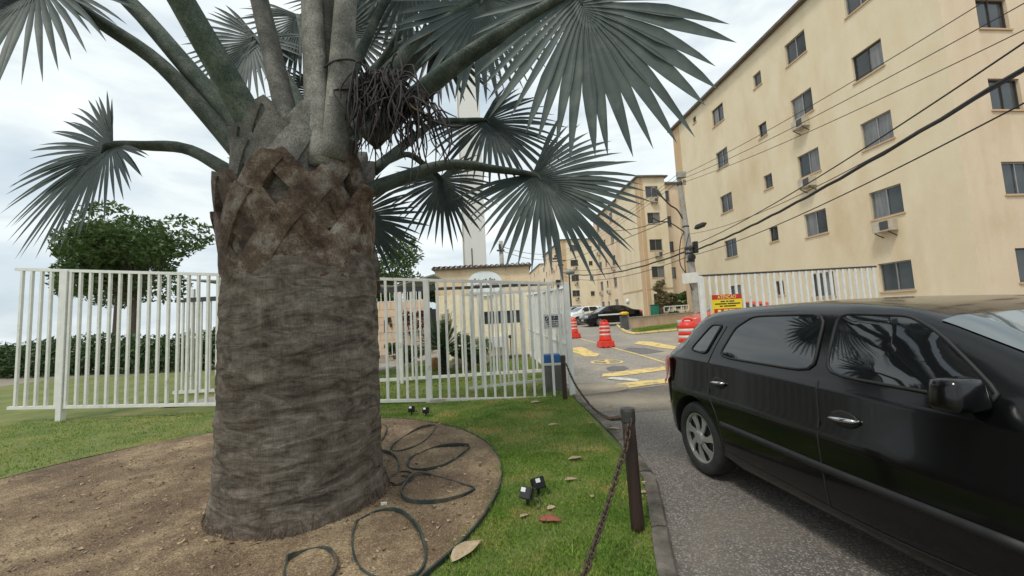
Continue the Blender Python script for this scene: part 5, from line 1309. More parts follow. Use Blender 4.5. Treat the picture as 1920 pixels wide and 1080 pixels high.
bC.face((.5, LW), (.5, 6.2), -1.5, HT, [(u, z, w, h) for (u, z, w, h) in wl_], 1, [(lw(9.8), rows5[2] - .6), (lw(15), rows5[3] - .6), (lw(15), rows5[1] - .6), (lw(12.0), rows5[1] - .6)])
bC.face((9.5, 1.6), (9.5, LW), -1.5, HT, [], 0); bC.face((9.5, LW), (.5, LW), -1.5, HT, [], 0)
bC.strip((0, .9), (0, .04), .0, -1, HT - .05); bC.strip((0.04, 0), (.42, 0), 0, -1, HT - .05)  # corner column: its shade is put into the colour of these darker bands
bC.strip((.06, 0), (wid - .01, 0), 0, 2.72, 2.86, .045); bC.strip((0, 6.1), (0, .92), 0, 2.72, 2.86, .045)
bC.finish([(0, 0, wid, 6.2, HT), (.5, 6.2, 9.5, LW, HT), (wid, 1.6, 9.5, 6.2, HT - .2)])
# second and third block further along the road
C1 = onaxis(1060, 70.0); b2 = Block('second cream block farther along the road with rooftop gable', C1)
b2.face((0, 0), (9, 0), -1.5, HT, [(2.2, z, 1.35, 1.1) for z in rows5] + [(5.2, z, .7, .8) for z in rows5] + [(7.4, z, 1.2, 1.1) for z in rows5], 0, [(2.3, rows5[k] - .6) for k in (1, 2, 3)])
b2.face((0, 18), (0, 0), -1.5, HT, [(u, z, w, 1.0) for z in rows5 for (u, w) in ((2.5, .9), (6, .6), (9, 1.1), (13, .6), (15.8, .9))], 1, [(7.4, rows5[2]), (11, rows5[3])])
b2.face((9, 0), (9, 18), -1.5, HT, [], 0); b2.face((9, 18), (0, 18), -1.5, HT, [], 0); b2.strip((0.03, 0), (.8, 0), 0, -1, HT - .05)
b2.finish([(0, 0, 9, 18, HT)])
C2 = onaxis(1018, 99.0); b3 = Block('farthest cream block, leftmost along the road', C2)
b3.face((0, 0), (9, 0), -1.5, HT, [(1.2, z, .9, 1.1) for z in rows5] + [(4, z, 1.2, 1.1) for z in rows5], 0)
b3.face((0, 20), (0, 0), -1.5, HT, [(u, z, w, 1.0) for z in rows5 for (u, w) in ((2.5, .9), (6, .6), (10, 1.1), (14, .6), (17, .9))], 1)
b3.face((9, 0), (9, 20), -1.5, HT, [], 0); b3.face((9, 20), (0, 20), -1.5, HT, [], 0); b3.finish([(0, 0, 9, 20, HT)])
# near block on the right: far end at px 1272
C3f = onaxis(1291, 30.0); LR = 17.5; C3 = C3f - DD * LR
bR = Block('near cream block filling the right side behind the black car', C3)
HR = at(1266, 246, 30.0).z - bR.z0
def loc_u(px, py):   # where a pixel meets the left face, as distance from its far end, and the height
    q = on_plane(px, py, C3, PP); d = (q - C3).dot(DD); return LR - d, q.z - bR.z0
u1_, z1_ = loc_u(1343, 218); u2_, z2_ = loc_u(1355, 295); u3_, z3_ = loc_u(1363, 380); uv, zv = loc_u(1302, 225)
zz = [z1_, z2_, z3_]; st_ = (zz[0] - zz[2]) / 2
rowsR = [z1_ - st_ * k for k in range(5)]
wR = [(uv, zv - .2, .4, .42)]
uc = (u1_ + u2_ + u3_) / 3
for z in rowsR:
    if z - .6 < .3: continue
    wR += [(uc, z - .55, 1.15, 1.1), (uc + 3.6, z - .3, .6, .75), (uc + 6.2, z - .55, 1.2, 1.1), (uc + 9.4, z - .55, 1.2, 1.1), (uc + 12.0, z - .3, .6, .75)]
wR = [w for w in wR if .5 < w[0] < LR - .5]
bR.face((0, LR), (0, 0), -2, HR, wR, 0, [(uc + 6.2, rowsR[1] - 1.15), (uc + 9.4, rowsR[3] - 1.15), (uc + 6.2, rowsR[2] - 1.15)])
bR.face((0, 0), (10, 0), -2, HR, [(u, z - .55, 1.2, 1.1) for z in rowsR if z > 1 for u in (2, 5.5, 8.4)], 1)
bR.face((10, 0), (10, LR), -2, HR, [], 0); bR.face((10, LR), (0, LR), -2, HR, [], 0)
bR.strip((0, LR - .03), (0, LR - .95), 0, -1, HR - .05)
bR.finish([(0, 0, 10, LR, HR)])

# white water tower and pale pole behind the gatehouse
tw = onaxis(894, 31.0); tt = thing('water_tower', (tw.x, tw.y, G(tw.y)), 'tall plain white water tower rising behind the gatehouse', 'water tower', rz=.12)
mb = MB(); mb.box((0, 0, 12.0), (1.78, 1.78, 24.6)); mb.build('shaft', M_whitewall, tt, local=True, bevel=.05)
mb = MB(); mb.box((0, 0, 25.6), (2.6, 2.6, 2.6)); mb.build('tank', M_whitewall, tt, local=True, bevel=.05)
mb = MB(); mb.box((-.20, -.905, 5.2), (.07, .04, 2.2)); mb.build('slot', M_darksteel, tt, local=True)
mb = MB(); mb.tube([(-.84, -.95, .2), (-.84, -.95, 23)], .03, 6); mb.build('pipe', M_acw, tt, local=True)
pq = onaxis(946, 26.0); pl = thing('pale_pole', (pq.x, pq.y, G(26)), 'pale concrete pole just right of the water tower', 'pole')
mb = MB(); mb.tube([(pq.x, pq.y, G(26) - .1), (pq.x - .02, pq.y, at(944, 452, 26).z)], [.19, .13], 12); mb.build('shaft', M_concrete, pl, smooth=True)
mb = MB(); zt_ = at(944, 470, 26).z; mb.box((pq.x - .05, pq.y - .15, zt_), (.5, .12, .10)); mb.box((pq.x - .1, pq.y - .2, zt_ + .25), (.14, .16, .3)); mb.build('bracket', M_darksteel, pl)

# ------------------------------------------------------------------ utility poles and cables
UY = 24.0
pb = at(1311, 600, UY); ptop = at(1271, 322, UY); pbz = G(UY)
up_ = thing('utility_pole', (pb.x, UY, pbz), 'leaning concrete utility pole with street lamp before the near block', 'utility pole')
base_pt = at(1309, 590, UY); dirp = (ptop - base_pt).normalized(); foot = base_pt - dirp * (base_pt.z - pbz + .1) / dirp.z
def pp(s): return foot.lerp(ptop, s)
def pole_at(py):  # point on the pole at a pixel row
    lo, hi = 0, 1
    for _ in range(40):
        mid = (lo + hi) / 2; q = pp(mid); d = q - Vector((0, 0, CAM_H)); v_ = 540 - FPX * d.dot(_u) / d.dot(_f)
        if v_ > py: lo = mid
        else: hi = mid
    return pp(lo)
mb = MB(); mb.tube([pp(k / 10) for k in range(11)], [.27 - .014 * k for k in range(11)], 14); mb.build('shaft', M_concrete, up_, smooth=True)
for py, w, h_ in ((466, .55, .18), (475, .5, .12), (425, .42, .10), (345, .36, .22), (490, .52, .10)):
    q = pole_at(py); mb = MB(); mb.lathe([(w / 2 * .9, -h_ / 2), (w / 2, 0), (w / 2 * .9, h_ / 2)], q, 12); mb.build('clamp', M_darksteel, up_)
q = pole_at(330); mb = MB(); mb.box(q + Vector((.1, -.15, .0)), (.5, .3, .35)); mb.box(q + Vector((.3, -.1, -.45)), (.12, .12, .3)); mb.build('insulator_rack', M_concrete, up_)
q = pole_at(484); mb = MB(); mb.lathe([(.1, -.12), (.22, -.08), (.22, .08), (.1, .12)], q + Vector((-.05, -.32, 0)), 14, axis='y'); mb.build('splice_box', M_black, up_)
q = pole_at(465); mb = MB(); mb.box(q + Vector((.36, -.1, 0)), (.22, .3, .7)); mb.build('cable_box', M_black, up_)
# street lamp arm reaching to the left
a0 = pole_at(418); a1 = at(1257, 385, UY - .3); a2 = at(1240, 368, UY - .6)
mb = MB(); mb.tube(spline([a0, a0.lerp(a1, .5) + Vector((0, 0, .25)), a1, a2], 14), .045, 8); arm = mb.build('lamp_arm', M_darksteel, up_, smooth=True)
dl = (a2 - a1).normalized(); mb = MB(); mb.tube([a2 - dl * .1, a2 + dl * .15, a2 + dl * .45, a2 + dl * .75, a2 + dl * .85], [.05, .13, .19, .15, .04], 10, flat=.5); mb.build('lamp_head', mat('lamp_casing', lin(120, 124, 122), lin(92, 96, 94), 6, .5), arm, smooth=True)
b1 = pole_at(438); b2_ = at(1257, 418, UY - .3); mb = MB(); mb.tube(spline([b1, b2_, at(1236, 415, UY - .5), at(1222, 407, UY - .6)], 10), .035, 6); mb.build('bracket_arm', M_darksteel, up_)
mb = MB(); mb.tube(spline([pole_at(430), pole_at(450) + Vector((-.5, -.2, 0)), pole_at(500) + Vector((-.75, -.2, .2)), pole_at(520) + Vector((-.3, -.2, 0))], 14), .03, 6)
mb.tube(spline([pole_at(440) + Vector((0, -.3, 0)), pole_at(470) + Vector((-.35, -.3, 0)), pole_at(510) + Vector((-.5, -.25, 0)), pole_at(545) + Vector((-.25, -.25, 0))], 14), .025, 6); mb.build('drop_cable', M_wire, up_)
# white panel on the pole
q = pole_at(521); e0 = at(1279, 512, UY - .4); e1 = at(1311, 530, UY - .4)
mb = MB(); mb.box(((e0.x + e1.x) / 2, UY - .36, (e0.z + e1.z) / 2), (e1.x - e0.x, .04, e0.z - e1.z), Euler((0, -.05, 0)).to_matrix()); tag(mb.build('blank_panel', M_white), 'blank white panel strapped to the utility pole', 'panel')
# small pole with a round lamp farther left
sp0 = onaxis(1072, 44.0); sp = thing('street_lamp', (sp0.x, sp0.y, G(44)), 'slim lamp post with flat grey head behind the gate corner', 'street lamp')
zt_ = at(1068, 512, 44).z; mb = MB(); mb.tube([(sp0.x, sp0.y, G(44)), (sp0.x - .02, sp0.y, zt_)], [.11, .08], 8); mb.build('pole', M_brownframe, sp)
mb = MB(); mb.lathe([(.12, -.3), (.5, -.18), (.56, 0), (.42, .16), (.1, .22)], (sp0.x + .1, sp0.y, zt_ + .1), 14); mb.build('lamp_head', mat('lamp_casing_grey', lin(132, 140, 144), lin(112, 120, 124), 5, .5), sp, smooth=True)
# distant pole with tangle
dp0 = onaxis(1056, 52.0); dp = thing('distant_pole', (dp0.x, dp0.y, G(52)), 'distant cable pole with cluttered crossarms left of the slim lamp post', 'utility pole')
zt_ = at(1056, 476, 52).z; mb = MB(); mb.tube([(dp0.x, dp0.y, G(52)), (dp0.x, dp0.y, zt_)], [.16, .11], 8); mb.build('shaft', M_concrete, dp)
rnd = random.Random(9); mb = MB()
for k in range(7): mb.box((dp0.x + rnd.uniform(-.5, .4), dp0.y - .2, zt_ - rnd.uniform(.1, 1.9)), (rnd.uniform(.25, 1.5), .1, rnd.uniform(.08, .3)))
mb.build('crossarm', M_darksteel, dp)

def cable(label, a, b, sagk, r_, n=26, name='overhead_cable', wob=0.0):
    a, b = Vector(a), Vector(b); P = []
    if b.y < a.y - 5: b = a + (b - a) * 2.2; sagk *= 1.6; n = 44   # these span on to the next pole, beyond the picture
    for i in range(n):
        t = i / (n - 1); p = a.lerp(b, t); p.z -= sagk * 4 * t * (1 - t); p += Vector((0, 0, wob * math.sin(i * 2.1))); P.append(p)
    mb = MB(); mb.tube(P, r_, 5); o = mb.build(name, M_wire, smooth=True); tag(o, label, 'cable', 'overhead cables on the utility poles')
far = Vector((dp0.x, dp0.y - .2, zt_)); RB = lambda px, py, Y=13.5: at(px, py, Y)
cable('thick black cable bundle from the utility pole down to the distant pole', pole_at(470) + Vector((0, -.3, 0)), far + Vector((0, 0, -2.4)), .9, .055, wob=.02)
cable('slim cable just above the thick bundle left of the pole', pole_at(462) + Vector((0, -.3, 0)), far + Vector((0, 0, -1.9)), .8, .022)
cable('slim cable just below the thick bundle left of the pole', pole_at(480) + Vector((0, -.3, 0)), far + Vector((0, 0, -2.9)), 1.0, .022)
cable('straight taut cable from the lamp bracket to the distant pole', at(1252, 415, UY - .3), far + Vector((0, 0, -1.2)), .1, .024)
cable('wavy cable from the lamp bracket towards the palm leaf', at(1256, 408, UY - .3), at(1150, 432, 40), .25, .03, wob=.03)
cable('black cable bundle from the pole to the upper right', pole_at(472) + Vector((.1, -.3, 0)), RB(1500, 345), .35, .05, wob=.015)
cable('upper thin cable from the pole to the right', pole_at(462) + Vector((.1, -.3, 0)), RB(1500, 322), .35, .02)
cable('lower thin cable from the pole to the right', pole_at(480) + Vector((.1, -.3, 0)), RB(1500, 372), .35, .018)
for k in range(3):
    cable(('topmost', 'second highest', 'third highest')[k] + ' thin wire from the pole top to the right', pole_at(330 + 7 * k) + Vector((.2, -.2, 0)), RB(1560, 150 + 26 * k), .3, .013)
    cable(('topmost', 'second highest', 'third highest')[k] + ' thin wire from the pole top towards the distant blocks', pole_at(330 + 7 * k) + Vector((-.2, -.2, 0)), far + Vector((0, 0, .2 - .3 * k)), .5, .013)
cable('thin grey service wire crossing the near block wall', pole_at(440) + Vector((.1, -.2, 0)), RB(1460, 340), .5, .012)
cable('long thin wire across the sky behind the palm leaf tips', at(940, 462, 26), far + Vector((0, 0, .4)), .5, .02)
cable('lower long thin wire across the sky behind the palm leaf tips', at(941, 470, 26), far + Vector((0, 0, -.2)), .6, .02)
q = at(1313, 425, UY - .3); mb = MB(); mb.tube([q + Vector((-.35, 0, -.1)), q + Vector((-.2, 0, -.02)), q + Vector((.2, 0, .12)), q + Vector((.38, 0, .2))], [.05, .16, .16, .05], 10); tag(mb.build('splice_case', M_black), 'black splice case hanging on the cable bundle right of the pole', 'splice case')

# ------------------------------------------------------------------ cars
def car(spec):
    """lofted car in its own frame: x forward from the rear bumper, y left, z up"""
    Lc, HWc = spec['L'], spec['hw']; top = spec['top']; belt = spec['belt']; paint = spec['paint']
    root = thing(spec.get('name', 'parked_car'), (0, 0, 0), spec['label'], 'car', spec.get('group'))
    tx, tz = zip(*top); bx, bz = zip(*belt)
    def zt(x): return interp(x, tx, tz)
    def hw(x):
        r = min(1, max(0, (.42 - x) / .42)); f_ = min(1, max(0, (x - (Lc - .75)) / .75))
        return HWc * (1 - .13 * r ** 2.4 - .24 * f_ ** 2.3)
    def zb(x):
        e = max(0, (.35 - x) / .35, (x - (Lc - .4)) / .4); return .20 + .14 * min(1, e) ** 2
    def sec(x):
        w = hw(x); t = zt(x); b = min(interp(x, bx, bz), t - .035); z0 = zb(x)
        pts = [(0, z0), (w * .55, z0), (w * .90, z0 + .005), (w * .965, z0 + .07), (w * .985, z0 + .22)]
        m_ = z0 + (b - z0) * .62; pts += [(w * 1.0, m_ - .03), (w * .998, m_ + .04), (w * .975, m_ + .07 if b - m_ > .16 else (m_ + b) / 2), (w * .972, b - .03), (w * .955, b)]
        h = t - b; tum = .20 if h > .2 else .20 * h / .2
        for f_ in (.12, .3, .5, .7, .86): pts.append((w * (.945 - tum * f_ ** 1.25), b + h * f_ * .97))
        we = w * (.945 - tum); pts += [(we * .955, b + h * .945), (we * .86, b + h * .978), (we * .6, b + h * .993), (we * .3, t), (0, t + .0)]
        return pts
    def y_at(x, z):
        s_ = sec(x); ss = s_[2:16]
        return interp(z, [p[1] for p in ss], [p[0] for p in ss])
    def z_at(x, y):
        s_ = sec(x)[9:]; s_ = sorted(s_); return interp(abs(y), [p[0] for p in s_], [p[1] for p in s_])
    xs = sorted(set(list(np.linspace(0, .5, 12)) + list(np.linspace(.5, Lc - .8, 34)) + list(np.linspace(Lc - .8, Lc, 14))))
    V = []; F = []; full = None
    for x in xs:
        s_ = sec(x); ring = s_ + [(-y, z) for (y, z) in reversed(s_[1:-1])]; full = len(ring)
        for (y, z) in ring: V.append((x, y, z))
    N = len(xs)
    for i in range(N - 1):
        for k in range(full): F.append((i * full + k, (i + 1) * full + k, (i + 1) * full + (k + 1) % full, i * full + (k + 1) % full))
    F.append(tuple(range(full))); F.append(tuple(reversed(range((N - 1) * full, N * full))))
    mb = MB(); mb.add(V, F); body = mb.build('body', paint, root, local=True, fix=True, smooth=True)
    # wheel arches cut through the shell
    wr = spec['wr']; axles = spec['axles']
    cut = MB()
    for ax in axles: cut.lathe([(wr + .055, -1.2), (wr + .055, 1.2)], (ax, 0, wr), 40, axis='y')
    co = cut.build('arch_cutter', M_trim, None, fix=True)
    md = body.modifiers.new('arches', 'BOOLEAN'); md.object = co; md.operation = 'DIFFERENCE'; md.solver = 'EXACT'
    bpy.context.view_layer.update()
    dg = bpy.context.evaluated_depsgraph_get(); nm = bpy.data.meshes.new_from_object(body.evaluated_get(dg))
    body.modifiers.clear(); body.data = nm; bpy.data.objects.remove(co)
    nm.materials.clear(); nm.materials.append(paint); nm.materials.append(M_trim)
    for p in nm.polygons:
        c = p.center; p.material_index = 1 if any(abs(math.hypot(c.x - ax, c.z - wr) - (wr + .055)) < .02 and abs(p.normal.y) < .4 for ax in axles) else 0
        p.use_smooth = True
    try: nm.set_sharp_from_angle(angle=math.radians(38))
    except Exception: pass
    # wheel well liner so that no light comes through
    for ax in axles:
        mb = MB(); mb.box((ax, 0, wr + .02), (2 * wr + .06, HWc * 1.05, 2 * wr - .04)); mb.build('wheel_well', M_trim, root, local=True)
    # side glass and other patches that follow the shell
    def patch(name, poly, material, side, off=.005, parent=None, rings=6):
        cx = sum(p[0] for p in poly) / len(poly); czz = sum(p[1] for p in poly) / len(poly)
        # round and densify the outline
        Q = []
        for i in range(len(poly)):
            a, b = poly[i], poly[(i + 1) % len(poly)]
            for t in np.linspace(0, 1, 8, endpoint=False): Q.append((a[0] + (b[0] - a[0]) * t, a[1] + (b[1] - a[1]) * t))
        for _ in range(2): Q = [((Q[i - 1][0] + 2 * Q[i][0] + Q[(i + 1) % len(Q)][0]) / 4, (Q[i - 1][1] + 2 * Q[i][1] + Q[(i + 1) % len(Q)][1]) / 4) for i in range(len(Q))]
        V = []; F = []; n = len(Q)
        for r_ in range(rings):
            k = 1 - r_ / rings
            for (x, z) in Q:
                X, Z = cx + (x - cx) * k, czz + (z - czz) * k; V.append((X, side * (y_at(X, Z) + off), Z))
        V.append((cx, side * (y_at(cx, czz) + off), czz))
        for r_ in range(rings - 1):
            for i in range(n): F.append((r_ * n + i, r_ * n + (i + 1) % n, (r_ + 1) * n + (i + 1) % n, (r_ + 1) * n + i))
        for i in range(n): F.append(((rings - 1) * n + i, (rings - 1) * n + (i + 1) % n, rings * n))
        mb = MB(); mb.add(V, F); o = mb.build(name, material, parent or root, local=True, smooth=True)
        bm = bmesh.new(); bm.from_mesh(o.data)
        for f in bm.faces:
            if f.normal.y * side < 0: f.normal_flip()
        bm.to_mesh(o.data); bm.free(); return o
    for side in (-1, 1):
        for poly in spec['glass']:
            g_ = patch('side_window', poly, M_carglass, side)
            n_ = len(g_.data.vertices); ring_ = [Vector(g_.data.vertices[i].co) for i in range(8 * len(poly))]
            mb = MB(); mb.tube(ring_ + [ring_[0]], .009, 6, cap=False); mb.build('window_seal', M_trim, g_, local=True, smooth=True)
        for (nm_, poly, mt) in spec.get('patches', ()): patch(nm_, poly, mt, side, .034 if nm_ == 'tail_light' else .007)
        for line in spec.get('seams', ()):
            P = spline([(x, side * (y_at(x, z) + .001), z) for x, z in line], 16); P = [Vector((p.x, side * (y_at(p.x, p.z) + .0005), p.z)) for p in P]
            mb = MB(); mb.tube(P, .004, 5); mb.build('door_seam', M_trim, root, local=True)
        if 'moulding' in spec:
            P = spline([(x, 0, z) for x, z in spec['moulding']], 20); mb = MB(); mb.tube([Vector((p.x, side * (y_at(p.x, p.z) + .002), p.z)) for p in P], .016, 6, flat=1.6); mb.build('side_moulding', M_trim, root, local=True, smooth=True)
        for (x, z) in spec.get('handles', ()):
            y = y_at(x, z)
            mb = MB(); mb.lathe([(.001, -.001), (.06, .001), (.072, .004), (.06, .006)], (0, 0, 0), 18, axis='y')
            mb.v = [(x + p[0] * 1.15, side * (y + p[1]), z + p[2] * .62) for p in mb.v]; hc_ = mb.build('handle_cup', M_trim, root, local=True, fix=True, smooth=True)
            mb = MB(); mb.tube([(x - .085, side * (y + .004), z - .01), (x - .06, side * (y + .028), z - .006), (x, side * (y + .034), z), (x + .06, side * (y + .028), z + .004), (x + .085, side * (y + .004), z + .004)], [.008, .012, .013, .012, .008], 8); mb.build('door_handle', spec.get('handle_mat', paint), root, local=True, smooth=True)
        mx, mz = spec['mirror']; y = y_at(mx, mz)
        mb = MB(); mb.box((mx, side * (y + .10), mz + .05), (.12, .18, .13), taper=.85); mb.build('wing_mirror', paint, root, local=True, bevel=.03, smooth=True)
    # windscreen and rear glass on the upper surface
    def top_patch(name, xa, xb, fr, material, inset=.9):
        V = []; F = []; nx, ny = 10, 14
        for i in range(nx + 1):
            x = xa + (xb - xa) * i / nx; b = interp(x, bx, bz); w = hw(x)
            for j in range(ny + 1):
                v_ = (j / ny * 2 - 1) * inset; y = v_ * w * fr; V.append((x, y, z_at(x, y) + .006))
        for i in range(nx):
            for j in range(ny): k = i * (ny + 1) + j; F.append((k, k + 1, k + ny + 2, k + ny + 1))
        mb = MB(); mb.add(V, F); o = mb.build(name, material, root, local=True, smooth=True)
        bm = bmesh.new(); bm.from_mesh(o.data)
        for f in bm.faces:
            if f.normal.z < 0: f.normal_flip()
        bm.to_mesh(o.data); bm.free()
    xa, xb = spec['windscreen']; top_patch('windscreen', xa, xb, .80, M_windscreen)
    xa, xb = spec['rear_glass']; top_patch('rear_window', xa, xb, .78, M_carglass)
    # lamps, bumper and plate at front and rear
    for side in (-1, 1):
        xf = Lc - .16; mb = MB(); mb.box((xf, side * hw(xf) * .72, spec['lampz']), (.30, .34, .16)); hl_ = mb.build('headlight', M_lampclear, root, local=True, bevel=.04, smooth=True)
    for side in (-1, 1):
        V = []; F = []
        for i, z in enumerate(np.linspace(.55, .96, 8)):
            for j, yf in enumerate(np.linspace(.62, .97, 8)): V.append((-.012 - .0 * yf + (.03 if yf > .93 else 0), side * hw(0) * yf, z))
        for i in range(7):
            for j in range(7): k = i * 8 + j; F.append((k, k + 1, k + 9, k + 8))
        mb = MB(); mb.add(V, F); mb.build('rear_lamp', M_lampred, root, local=True)
    mb = MB(); mb.box((Lc - .02, 0, .36), (.06, hw(Lc) * 1.2, .16)); mb.build('grille', M_trim, root, local=True, bevel=.02)
    mb = MB(); mb.box((Lc + .02, 0, .47), (.02, .40, .13)); mb.build('front_plate', M_acw, root, local=True)
    mb = MB(); mb.box((-.008, 0, .78), (.02, .40, .13)); mb.build('rear_plate', M_acw, root, local=True)
    # wheels
    tw_ = spec.get('tw', .18)
    for ax in axles:
        for side in (-1, 1):
            yo = side * (HWc - .025)
            mb = MB(); prof = []
            for a_ in np.linspace(0, 2 * math.pi, 22, endpoint=False):
                ca_, sa_ = math.cos(a_), math.sin(a_); e = .55
                rr = wr - .055 + .055 * math.copysign(abs(ca_) ** e, ca_) * 1.0; hh = -tw_ / 2 + tw_ / 2 * math.copysign(abs(sa_) ** e, sa_); prof.append((rr, hh * 1.0))
            V = []; F = []; n = 40; m2 = len(prof)
            for i in range(n):
                a_ = 2 * math.pi * i / n
                for (rr, hh) in prof: V.append((ax + rr * math.cos(a_), yo + side * hh, wr + rr * math.sin(a_)))
            for i in range(n):
                for k in range(m2): F.append((i * m2 + k, i * m2 + (k + 1) % m2, ((i + 1) % n) * m2 + (k + 1) % m2, ((i + 1) % n) * m2 + k))
            mb.add(V, F); wh = mb.build('wheel', M_rubber, root, local=True, smooth=True, fix=True)
            mb = MB(); ri = wr - .095; mb.lathe([(ri + .012, -.13), (ri + .012, -.045), (ri, -.05), (ri * .5, -.05), (.02, -.05)], (0, 0, 0), 32, axis='y'); mb.v = [(ax + p[0], yo + side * (p[1] - .0), wr + p[2]) for p in mb.v]; mb.build('rim_back', M_trim, wh, local=True, smooth=False, fix=True)
            mb = MB(); ro_ = ri + .016
            mb.lathe([(ro_, -.05), (ro_, -.022), (ro_ - .012, -.012), (ro_ - .034, -.016), (ro_ - .036, -.045)], (0, 0, 0), 36, axis='y', cap=False)
            ns = 7
            for k in range(ns):
                for tw2, wdt in ((0, 1), ):
                    a_ = 2 * math.pi * k / ns; pts = []
                    for (rr, da_) in ((.045, -.40), (ri * .45, -.26), (ri * .75, -.13), (ri * .97, -.20), (ri * .97, .30), (ri * .78, .24), (ri * .5, .16), (.05, .45)):
                        aa = a_ + da_ + .18 * rr / ri; pts.append((rr * math.cos(aa), -.026 + .016 * (1 - rr / ri) , rr * math.sin(aa)))
                    n0 = len(mb.v); m3 = len(pts); mb.add(pts + [(p[0], p[1] - .014, p[2]) for p in pts], [tuple(range(m3)), tuple(reversed(range(m3, 2 * m3)))] + [(i, m3 + i, m3 + (i + 1) % m3, (i + 1) % m3) for i in range(m3)])
            mb.lathe([(.062, -.03), (.06, -.006), (.045, .0), (.01, .002)], (0, 0, 0), 20, axis='y')
            mb.v = [(ax + p[0], yo + side * p[1], wr + p[2]) for p in mb.v]; mb.build('wheel_cover', M_rim, wh, local=True, fix=True)
    return root
def place(o, x, y, ang):
    o.location = (x, y, G(y)); sl_ = (G(y + .5) - G(y - .5)); o.rotation_euler = (0, 0, ang)
    if y > 8:
        f_ = Vector((math.cos(ang), math.sin(ang))); pit = math.atan(sl_ * f_.y); o.rotation_euler = (0, -pit, ang)

hatch_top = [(x_, z_ if z_ < 1 else 1 + (z_ - 1) * .90) for x_, z_ in ((0, .80), (.02, .93), (.07, 1.0), (.16, 1.06), (.46, 1.36), (.56, 1.425), (.72, 1.462), (1.1, 1.485), (1.6, 1.492), (2.0, 1.468), (2.25, 1.43), (2.42, 1.36), (2.98, 1.035), (3.1, 1.0), (3.45, .90), (3.62, .80), (3.72, .66), (3.77, .50))]
hatch_belt = [(0, .9), (.15, 1.0), (.4, 1.0), (1.2, .985), (2.2, .945), (3.0, .92), (3.77, .80)]
hatch = dict(L=3.77, hw=.845, top=hatch_top, belt=hatch_belt, wr=.308, axles=(.62, 3.08), paint=M_paint_black, lampz=.70, windscreen=(2.40, 2.98), rear_glass=(.14, .50), mirror=(2.62, .98),
             glass=([(.98, 1.04), (1.86, 1.02), (1.86, 1.355), (1.26, 1.355), (1.10, 1.27)], [(1.94, 1.02), (2.70, .99), (2.42, 1.26), (2.28, 1.335), (1.94, 1.355)], [(.56, 1.07), (.80, 1.05), (.92, 1.29), (.78, 1.29)]),
             seams=([(.99, .36), (.95, .58), (.86, .76), (.86, 1.0), (.98, 1.28)], [(1.90, .28), (1.90, .6), (1.90, .98)], [(2.86, .34), (2.86, .6), (2.80, .94)], [(1.0, .31), (1.5, .29), (2.2, .28), (2.86, .33)], [(.26, .98), (.24, .70), (.14, .52)]),
             moulding=[(1.0, .52), (1.5, .51), (2.0, .50), (2.76, .50)], handles=((1.0, .84), (2.06, .80)), patches=(('tail_light', [(.008, .55), (.10, .52), (.17, .70), (.30, .96), (.22, 1.0), (.05, .95), (.01, .8)], M_lampred),))
h1s = dict(hatch); h1s.update(label='black hatchback in the right foreground leaving the gate', name='car', handle_mat=M_chrome)
hc1 = car(h1s); ANG = math.atan2(-.993, .115)
place(hc1, 2.31, 4.31, ANG)
# parked cars beyond the barrier
sed_top = [(0, .72), (.03, .92), (.12, 1.02), (.55, 1.06), (.72, 1.09), (1.25, 1.36), (1.5, 1.42), (1.9, 1.455), (2.3, 1.445), (2.6, 1.40), (2.78, 1.34), (3.38, 1.0), (3.5, .97), (4.0, .88), (4.2, .78), (4.32, .62), (4.36, .48)]
sedan = dict(L=4.36, hw=.86, top=sed_top, belt=[(0, .9), (.5, 1.0), (1.5, .99), (3.2, .94), (4.36, .8)], wr=.305, axles=(.80, 3.42), paint=M_paint_black, lampz=.68, windscreen=(2.76, 3.38), rear_glass=(.74, 1.24), mirror=(3.02, .98),
             glass=([(1.05, 1.05), (1.36, 1.04), (1.36, 1.30), (1.28, 1.30)], [(1.44, 1.04), (2.14, 1.02), (2.14, 1.36), (1.52, 1.35)], [(2.22, 1.02), (3.06, .99), (2.72, 1.27), (2.55, 1.345), (2.22, 1.36)]),
             seams=([(1.40, .36), (1.38, .7), (1.42, 1.0)], [(2.18, .3), (2.18, .6), (2.18, .98)], [(3.2, .34), (3.2, .6), (3.14, .94)]), handles=((1.58, .82), (2.36, .80)), patches=(('tail_light', [(.04, .78), (.3, .82), (.32, .98), (.06, .98)], M_lampred),))
s1 = dict(sedan); s1.update(label='black sedan parked nearest, beyond the raised barrier', group='cars parked along the estate road')
def park(o, px, Y, ang):
    p = onaxis(px, Y); place(o, p.x, p.y, math.radians(ang))
cs1 = car(s1); park(cs1, 1196, 29.6, 192)
h2 = dict(hatch); h2.update(paint=M_paint_white, label='white hatchback parked behind the black sedan', group='cars parked along the estate road'); cw = car(h2); park(cw, 1131, 33.5, 205)
h3 = dict(hatch); h3.update(paint=M_paint_silver, label='silver hatchback parked behind the white one', group='cars parked along the estate road'); cs = car(h3); park(cs, 1107, 37.5, 205)
h4 = dict(sedan); h4.update(paint=M_paint_wine, label='dark red car parked farthest along the row', group='cars parked along the estate road'); cwn = car(h4); park(cwn, 1092, 43, 205)
h5 = dict(sedan); h5.update(paint=M_paint_silver, label='dark grey car glimpsed through the fence left of the gate corner', group='cars parked along the estate road'); cg = car(h5); park(cg, 1063, 40, 235)
h6 = dict(hatch); h6.update(paint=M_paint_red, label='red car waiting behind the white fence on the right', name='car'); crd = car(h6)
p = at(1284, 600, 16.5); place(crd, p.x + 3.75, 16.5, math.radians(174))

